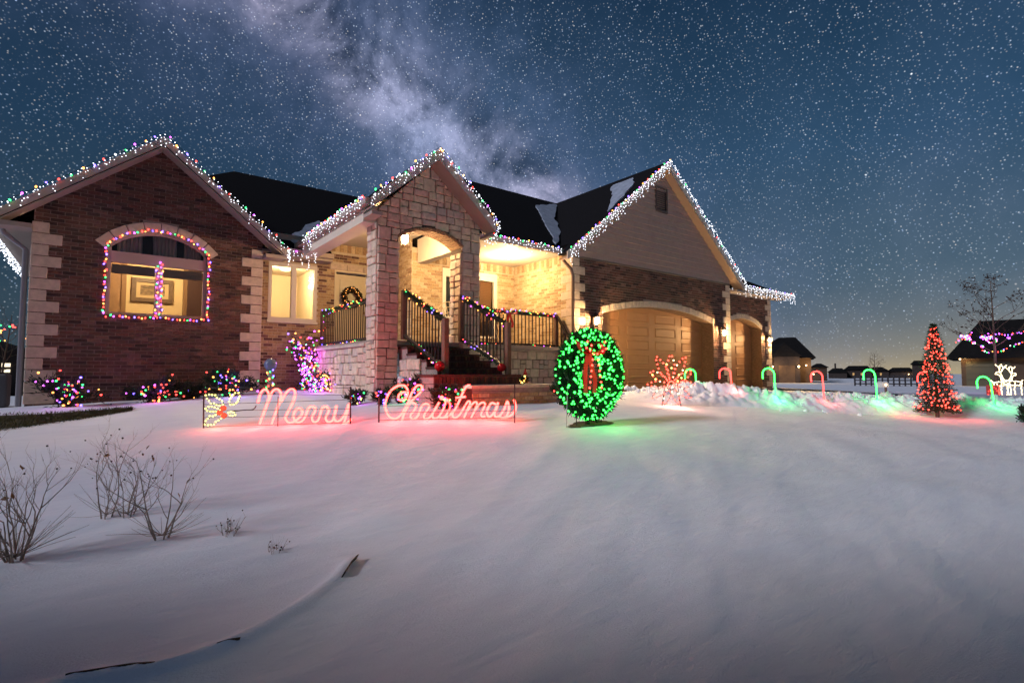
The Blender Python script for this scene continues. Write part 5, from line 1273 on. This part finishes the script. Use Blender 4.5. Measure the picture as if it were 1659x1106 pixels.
for i in range(2600):
    i0 = rnd.randrange(len(P_)-1); f = rnd.random(); p = P_[i0][0].lerp(P_[i0+1][0], f); q = P_[i0][1].lerp(P_[i0+1][1], f); s = p.lerp(q, rnd.uniform(-.12, 1.12)); s.z = gz(s.x, s.y)
    gr.needle(s, V((rnd.gauss(0, .6), rnd.gauss(0, .6), 1)), rnd.uniform(.03, .07), .004)
o = gr.build('dead_grass', mat('dead_grass_blade', (.10, .09, .035), .9)); o['kind'] = 'stuff'; o['label'] = 'short dead grass in front of the left gable'

# ------------------------------------------------------------------ beside the house on the left
ac = V((-1.75, 14.6, gz(-1.75, 14.6))); t = thing('air_conditioner', 'grey outdoor air conditioner beside the left wall of the house', 'air conditioner', ac); GM = mat('grey_sheet', (.16, .16, .17), .5)
m = MB(); m.box((ac.x-.32, ac.y-.32, ac.z+.06), (ac.x+.32, ac.y+.32, ac.z+.72)); bevel(m.build('cabinet', GM, t), .03)
for i in range(7): m = MB(); m.box((ac.x-.28, ac.y-.335, ac.z+.14+.075*i), (ac.x+.28, ac.y-.32, ac.z+.165+.075*i)); m.build('louvre', GM, t)
m = MB(); m.lathe(ac+V((0, 0, .72)), [(.26, 0), (.24, .03), (.03, .05)], 16); m.build('fan_guard', DKBR, t)
m = MB(); m.box((ac.x-.4, ac.y-.4, ac.z-.1), (ac.x+.4, ac.y+.4, ac.z+.06)); m.build('pad', MORTAR, t)
gt = V((-1.9, 13.6, gz(-1.9, 13.6))); t = thing('iron_gate', 'low iron side gate left of the house corner', 'gate', gt)
for i in range(7): m = MB(); m.tube([gt+V((i*.12-.36, 0, -.05)), gt+V((i*.12-.36, 0, .95))], .008, 4); m.build('bar', GM, t)
for z in (.15, .95): m = MB(); m.tube([gt+V((-.36, 0, z)), gt+V((.36, 0, z))], .012, 4); m.build('cross_rail', GM, t)

# ------------------------------------------------------------------ neighbours (built in the street's own direction)
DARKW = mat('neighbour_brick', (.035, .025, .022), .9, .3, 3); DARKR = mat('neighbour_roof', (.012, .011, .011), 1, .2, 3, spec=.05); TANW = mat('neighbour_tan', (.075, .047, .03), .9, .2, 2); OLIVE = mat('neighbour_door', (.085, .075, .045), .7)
FR = [0.0, 1.0, 0.0]
def fp3(r, w, z):
    rc, wc, th = FR; er = RT*math.cos(th)-F2*math.sin(th); ed = RT*math.sin(th)+F2*math.cos(th)
    return RT*rc+F2*wc+er*((r-rc)*math.cos(th))+ed*(w-wc)+V((0, 0, z))
def ur(u, w): return (u-CX)/FPX*w*math.cos(PITCH)
def vz(v, w): return -(v-604.4)/FPX*w
def fbox(mb, r0, r1, w0, w1, z0, z1, m=None):
    q = [fp3(r, w, z) for z in (z0, z1) for r, w in ((r0, w0), (r1, w0), (r1, w1), (r0, w1))]
    mb.add(q, [(0, 3, 2, 1), (4, 5, 6, 7), (0, 1, 5, 4), (1, 2, 6, 5), (2, 3, 7, 6), (3, 0, 4, 7)], m)
def hip(mb, r0, r1, w0, w1, z0, z1, ra, rb, wa=None):
    wm = (w0+w1)/2 if wa is None else wa
    a, b, c, d_ = fp3(r0, w0, z0), fp3(r1, w0, z0), fp3(r1, w1, z0), fp3(r0, w1, z0); e, f = fp3(ra, wm, z1), fp3(rb, wm, z1)
    mb.add([a, b, c, d_, e, f], [(0, 1, 5, 4), (1, 2, 5), (2, 3, 4, 5), (3, 0, 4), (3, 2, 1, 0)])
def house_thing(label, r, w):
    FR[:] = [r, w, math.atan2(r, w)]; p = fp3(r, w, -1.05); return thing('neighbour_house', label, 'house', p, 'neighbouring houses')
def glow(t, p, power=0, s=.12, st=12, name='lamp'):
    m = MB(); m.ball(p, s); m.build(name, emis('far_lamp', (1, .62, .28), st), t, True)
    if power: lamp(t, p-F2*.5, power, LWARM, .15)
# right: house with garage door, string lights on its roof
w = 44; t = house_thing('dark neighbour house with garage and coloured lights on its roof at the right edge', ur(1610, w), w); zb = -1.1
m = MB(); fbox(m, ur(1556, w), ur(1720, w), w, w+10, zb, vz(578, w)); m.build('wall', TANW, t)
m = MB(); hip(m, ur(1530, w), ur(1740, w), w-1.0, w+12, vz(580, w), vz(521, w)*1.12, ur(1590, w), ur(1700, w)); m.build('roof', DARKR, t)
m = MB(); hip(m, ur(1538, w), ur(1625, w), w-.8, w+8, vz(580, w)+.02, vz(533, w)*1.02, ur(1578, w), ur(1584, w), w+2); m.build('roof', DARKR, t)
m = MB(); fbox(m, ur(1564, w), ur(1638, w), w-.08, w, zb, vz(588, w)); gd = m.build('garage_door', OLIVE, t)
for i in range(4): m = MB(); z0 = zb+.05+i*.52; fbox(m, ur(1564, w)+.06, ur(1638, w)-.06, w-.12, w-.08, z0, z0+.46); m.build('section', OLIVE, gd)
glow(t, fp3(ur(1553, w)+.1, w-.25, vz(581, w)), 60, .07); glow(t, fp3(ur(1641, w)+.3, w-.25, vz(578, w)), 90, .09)
m = MB(); m.box((0, 0, 0), (.01, .01, .01))
for lab, pl_, pal in (('pink string lights along the left roof edge of the right neighbour house', [(1546, 556), (1563, 545), (1578, 538)], ['red', 'purple', 'red']), ('coloured string lights drooping along the eave of the right neighbour house', [(1588, 568), (1600, 572), (1620, 570), (1640, 560), (1662, 553)], MULTI), ('pink string lights along the ridge of the right neighbour house', [(1600, 541), (1630, 543), (1662, 537)], ['purple', 'red', 'purple', 'blue'])):
    ts = thing('light_string', lab, 'string lights', at(*pl_[0], w-1.3), 'light strings on the right neighbour house'); string_lights(ts, [at(u, v, w-1.3) for u, v in pl_], pal, .22, .045, True, .05)
# house behind the third bay
w = 60; t = house_thing('gabled neighbour house with lit wall lamps behind the garage corner', ur(1280, w), w)
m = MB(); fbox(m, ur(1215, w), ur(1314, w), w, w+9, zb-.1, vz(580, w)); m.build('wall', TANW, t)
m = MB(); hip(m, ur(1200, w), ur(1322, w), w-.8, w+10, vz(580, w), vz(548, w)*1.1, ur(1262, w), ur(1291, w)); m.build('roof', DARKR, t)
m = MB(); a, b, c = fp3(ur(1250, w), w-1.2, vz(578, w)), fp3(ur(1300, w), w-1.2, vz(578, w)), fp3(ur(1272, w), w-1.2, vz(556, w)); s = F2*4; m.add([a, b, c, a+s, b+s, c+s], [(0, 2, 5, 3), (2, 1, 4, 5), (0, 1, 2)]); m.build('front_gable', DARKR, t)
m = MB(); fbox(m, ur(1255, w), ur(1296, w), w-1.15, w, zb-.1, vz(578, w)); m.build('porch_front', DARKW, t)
m = MB(); fbox(m, ur(1262, w), ur(1288, w), w-1.22, w-1.15, zb-.1, vz(592, w)); m.build('garage_door', TANW, t)
for u in (1252, 1294): glow(t, fp3(ur(u, w), w-1.5, vz(594, w)), 110, .12)
glow(t, fp3(ur(1306, w), w-.4, vz(592, w)), 60, .08)
# long dark row of houses on the horizon
for i, (u0, u1, v0, w, pk, lab) in enumerate(((1314, 1340, 588, 75, .7, 'dark far house with orange lit side right of the gabled neighbour'), (1342, 1372, 596, 110, .5, 'low dark far house with a chimney on the horizon'), (1368, 1412, 592, 115, .3, 'long flat dark far house left of the bare thin tree'), (1404, 1440, 594, 120, .6, 'dark far house behind the mailbox'), (1438, 1482, 595, 118, .35, 'dark far house with a small lit porch left of the red tree'), (1478, 1505, 583, 80, .25, 'taller dark far house half hidden by the red tree'))):
    t = house_thing(lab, ur((u0+u1)/2, w), w); z1 = vz(v0+7, w)
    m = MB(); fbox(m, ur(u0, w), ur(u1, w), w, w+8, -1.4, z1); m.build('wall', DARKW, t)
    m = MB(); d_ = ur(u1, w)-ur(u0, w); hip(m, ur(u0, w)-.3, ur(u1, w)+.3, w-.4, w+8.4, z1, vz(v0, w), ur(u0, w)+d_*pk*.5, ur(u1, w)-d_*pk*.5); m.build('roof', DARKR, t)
    if i == 1: m = MB(); fbox(m, ur(1352, w), ur(1355, w), w+3, w+4, z1, vz(588, w)); m.build('chimney', DARKW, t)
    if i in (0, 4): glow(t, fp3(ur(u0+4 if i == 0 else u1-10, w), w-.5, vz(606, w)), 45, .1, 6)
    if i in (2, 3):
        for q in (.3, .6): m = MB(); uu = u0+(u1-u0)*q; fbox(m, ur(uu, w), ur(uu+3, w), w-.05, w, vz(608, w), vz(604, w)); m.build('window', emis('far_window', (1, .6, .25), .6), t)
# thin bare tree, mailbox, fence on the street
def bare_tree(label, base, h, seed, leaves, thick=.07, lights=None, name='bare_tree'):
    rnd = random.Random(seed); t = thing(name, label, 'tree', base); mb = MB(); tips = []; tk = MB()
    trunk = [base-V((0, 0, .1)), base+V((rnd.gauss(0, .05), 0, h*.35)), base+V((rnd.gauss(0, .1), 0, h*.68)), base+V((rnd.gauss(0, .1), 0, h))]
    tr = catmull(trunk, 5); tk.tube(tr, thick, 7, None, thick*.15); tk.build('trunk', BARK, t, True)
    def grow(p, d, L, r, lev):
        pts = [p]; dd = d.copy()
        for i in range(4): dd = (dd+V((rnd.gauss(0, .13), rnd.gauss(0, .13), rnd.gauss(.05, .08)))).normalized(); pts.append(pts[-1]+dd*L/4)
        mb.tube(pts, r, 4, None, r*.5); tips.extend(pts[2:])
        if lev < 3:
            for i in range(rnd.choice((2, 3))): grow(pts[rnd.choice((2, 3, 4))], (dd+rvec()*.55).normalized(), L*rnd.uniform(.5, .75), r*.55, lev+1)
    for i in range(15):
        f = .34+.62*i/15; p = tr[int(f*(len(tr)-1))]; a = i*2.4; grow(p, V((math.cos(a), math.sin(a), .75)).normalized(), h*.30*(1.15-f*.75), thick*.38*(1.1-f*.7), 0)
    mb.build('crown', BARK, t, True)
    if leaves:
        lf = MB()
        for i in range(leaves): q = rnd.choice(tips)+rvec()*.06; a = rvec(); c_ = a.orthogonal().normalized(); s = rnd.uniform(.05, .10); lf.add([q, q+a*s+c_*s*.5, q+a*2*s, q+a*s-c_*s*.5], [(0, 1, 2, 3)])
        lf.build('leaf', mat('dry_leaf_dark', (.05, .03, .022), .9), t, False, 'stuff')
    if lights:
        lo, hi, pal, n = lights; mbs = {c: MB() for c in set(pal)}; cand = [q for q in tips if lo < q.z-base.z < hi]
        for i in range(n): mbs[rnd.choice(pal)].ball(rnd.choice(cand)+rvec()*.05, .027)
        for c in sorted(mbs): mbs[c].build('bulb', BULB[c], t, True, 'stuff')
        if n > 100: lamp(t, base+V((0, -.5, h*.42)), 30, (.9, .2, .9), .4)
    return t
w = 27; b = at(1615, 634, w); b.z = gz(b.x, b.y); bare_tree('young tree with a few dry leaves and purple lights in its lower branches', b, 5.7, 31, 420, .085, (1.6, 3.0, ('purple', 'purple', 'red', 'green', 'blue'), 230))
w = 95; b = at(1418, 612, w); b.z = -1.2; bare_tree('thin pale bare tree on the horizon among the far houses', b, 4.6, 33, 0, .10)
w = 30; b = at(1435, 628, w); b.z = gz(b.x, b.y); t = thing('mailbox', 'white lit mailbox by the street between the candy canes', 'mailbox', b)
m = MB(); m.box((b.x-.05, b.y-.05, b.z), (b.x+.05, b.y+.05, b.z+.25)); m.build('post', BRWOOD, t)
m = MB(); fr2 = [b+RT*(.20*math.cos(R(a)))+V((0, 0, .38+.2*max(0, math.sin(R(a))))) for a in range(0, 181, 20)]+[b+RT*-.2+V((0, 0, .25)), b+RT*.2+V((0, 0, .25))]; n = len(fr2); m.add(fr2+[p+F2*.5 for p in fr2], [tuple(range(n)), tuple(range(2*n-1, n-1, -1))]+[(i, (i+1) % n, n+(i+1) % n, n+i) for i in range(n)]); m.build('box', mat('mailbox_white', (.75, .7, .6), .5), t)
m = MB(); m.ball(b+V((0, 0, .40))-F2*.03, .05); m.build('lamp', emis('far_lamp', (1, .62, .28), 12), t, True)
# street: ploughed, darker bluish snow
m = MB(); N = 60; vs = []
for i in range(N+1):
    r = -2+62*i/N
    for w_ in (18.5, 20.5, 23.0, 25.0): p = RT*r+F2*(w_+.02*r); vs.append((p.x, p.y, gz(p.x, p.y, False)+.055))
m.add(vs, [(4*i+j, 4*i+4+j, 4*i+5+j, 4*i+1+j) for i in range(N) for j in range(3)]); o = m.build('street', mat('packed_snow_road', (.42, .45, .52), .85, .3, 1.2, .4, 20, stretch=(1, 3, 1))); o['kind'] = 'structure'
# lit reindeer pair with red sleigh
def reindeer(b, s, face, label):
    t = thing('light_reindeer', label, 'light sculpture', b, 'lit reindeer in the neighbour yard'); fr_ = MB(); bl = MB(); P = lambda x, z, y=0: b+RT*x*s*face+V((0, 0, z*s))+F2*y*s; paths = []
    paths.append([P(-.35, .55), P(-.1, .58), P(.2, .60), P(.34, .66), P(.30, .48), P(0, .42), P(-.3, .42), P(-.35, .55)])      # trunk
    for x, y in ((-.28, -.1), (-.22, .1), (.22, -.1), (.28, .1)): paths.append([P(x, .5, y), P(x+.03, .26, y), P(x-.01, 0, y)])
    paths.append([P(.28, .62), P(.38, .82), P(.40, .92), P(.56, .90), P(.58, .84), P(.44, .80), P(.36, .58)])               # neck and head
    for y in (-.08, .08): paths.append([P(.40, .92, y*.3), P(.36, 1.06, y), P(.46, 1.2, y*1.5)]); paths.append([P(.36, 1.06, y), P(.26, 1.18, y*1.8)])
    paths.append([P(-.35, .55), P(-.42, .62)])
    for pth in paths:
        fr_.tube(pth, .008, 4)
        for q in along(pth, .055): bl.ball(q+rvec()*.012, .024)
    fr_.build('frame', mat('white_frame_wire', (.5, .5, .5), .5), t); bl.build('bulb', BULB['warm'], t, True, 'stuff')
w = 24
b = at(1624, 637, w); b.z = gz(b.x, b.y); reindeer(b, 1.15, 1, 'warm white lit reindeer with raised head, left of the pair by the street')
b = at(1640, 637, w); b.z = gz(b.x, b.y); reindeer(b, 1.2, -1, 'warm white lit reindeer, right of the pair by the street')
b = at(1609, 636, w); b.z = gz(b.x, b.y); t = thing('light_gift_box', 'red lit gift box left of the lit reindeer', 'light sculpture', b)
m = MB(); m.box((b.x-.2, b.y-.2, b.z+.05), (b.x+.2, b.y+.2, b.z+.5)); bevel(m.build('box', mat('red_mesh_box', (.45, .05, .04), .6), t), .02)
m = MB()
for i in range(40): m.ball(b+V((random.choice((-.21, .21)), random.uniform(-.21, .21), random.uniform(.08, .5))) if i % 2 else b+V((random.uniform(-.21, .21), -.21, random.uniform(.08, .5))), .016)
m.build('bulb', BULB['tree'], t, True, 'stuff'); m = MB(); ribbon(m, [b+V((-.12, 0, .5)), b+V((-.08, 0, .62)), b+V((0, 0, .52)), b+V((.08, 0, .62)), b+V((.12, 0, .5))], .03, F2); m.build('ribbon', RED, t)
# left: dark house and lit bush
w = 24; t = house_thing('dark neighbour house with lit window strips at the left edge', ur(-20, w), w)
m = MB(); fbox(m, ur(-160, w), ur(42, w), w, w+8, -1.6, vz(566, w)); m.build('wall', DARKW, t)
m = MB(); hip(m, ur(-175, w), ur(50, w), w-.6, w+8.6, vz(566, w), vz(545, w), ur(-120, w), ur(0, w)); m.build('roof', DARKR, t)
m = MB(); m.tube([fp3(ur(33, w), w+2, vz(566, w)), fp3(ur(33, w), w+2, vz(541, w))], .06, 6); m.build('vent_pipe', DARKW, t)
for v0, v1 in ((588, 594), (598, 603)): m = MB(); fbox(m, ur(2, w), ur(17, w), w-.05, w, vz(v1, w), vz(v0, w)); m.build('window', emis('lit_window_far', (1, .85, .6), 1.6), t)
w = 16; b = at(4, 640, w); b.z = gz(b.x, b.y); bare_tree('small bare tree with red and green lights at the left edge of the photo', b, 2.6, 41, 0, .04, (1.2, 2.3, ('red', 'red', 'amber', 'green'), 46))

# ------------------------------------------------------------------ unseen hedge behind the camera, added to keep the moon off the near lawn
hp = RT*-7.5+F2*-2.3; hp.z = gz(hp.x, hp.y)
t = thing('added_shade_hedge', 'unseen row of columnar evergreens added behind the camera to shade the near lawn', 'hedge', hp); rnd = random.Random(77)
for i in range(15):
    b = RT*(-15.2+1.0*i)+F2*(-2.3+rnd.uniform(-.15, .15)); b.z = gz(b.x, b.y); h = rnd.uniform(4.2, 4.7)
    m = MB(); m.tube([b-V((0, 0, .1)), b+V((0, 0, h*.9))], .06, 6, None, .02); m.build('trunk', BARK, t)
    mb = MB()
    for j in range(1500):
        f = rnd.random(); rr = .60*min(1, (1-f)*7+.08)*rnd.uniform(.2, 1); a = rnd.uniform(0, 6.283); q = b+V((rr*math.cos(a), rr*math.sin(a), .1+h*f))
        mb.needle(q, V((math.cos(a), math.sin(a), 1.2))+rvec()*.5, rnd.uniform(.18, .32), .07, (PINE, PINE2)[j % 2])
    mb.build('crown', None, t, False, 'stuff')

# low dark rail fence beyond the street
fa_ = at(1385, 618, 46); t = thing('rail_fence', 'low dark rail fence beyond the street between the far houses', 'fence', fa_); FB = mat('fence_dark', (.03, .027, .03), .8)
P0, P1 = at(1385, 618, 46), at(1495, 617, 44)
for i in range(13): p = P0.lerp(P1, i/12); m = MB(); m.box((p.x-.05, p.y-.05, -1.15), (p.x+.05, p.y+.05, -.15)); m.build('post', FB, t)
for z in (-.25, -.6, -.9): m = MB(); m.bar(V((P0.x, P0.y, z)), V((P1.x, P1.y, z)), .04, .09); m.build('rail', FB, t)
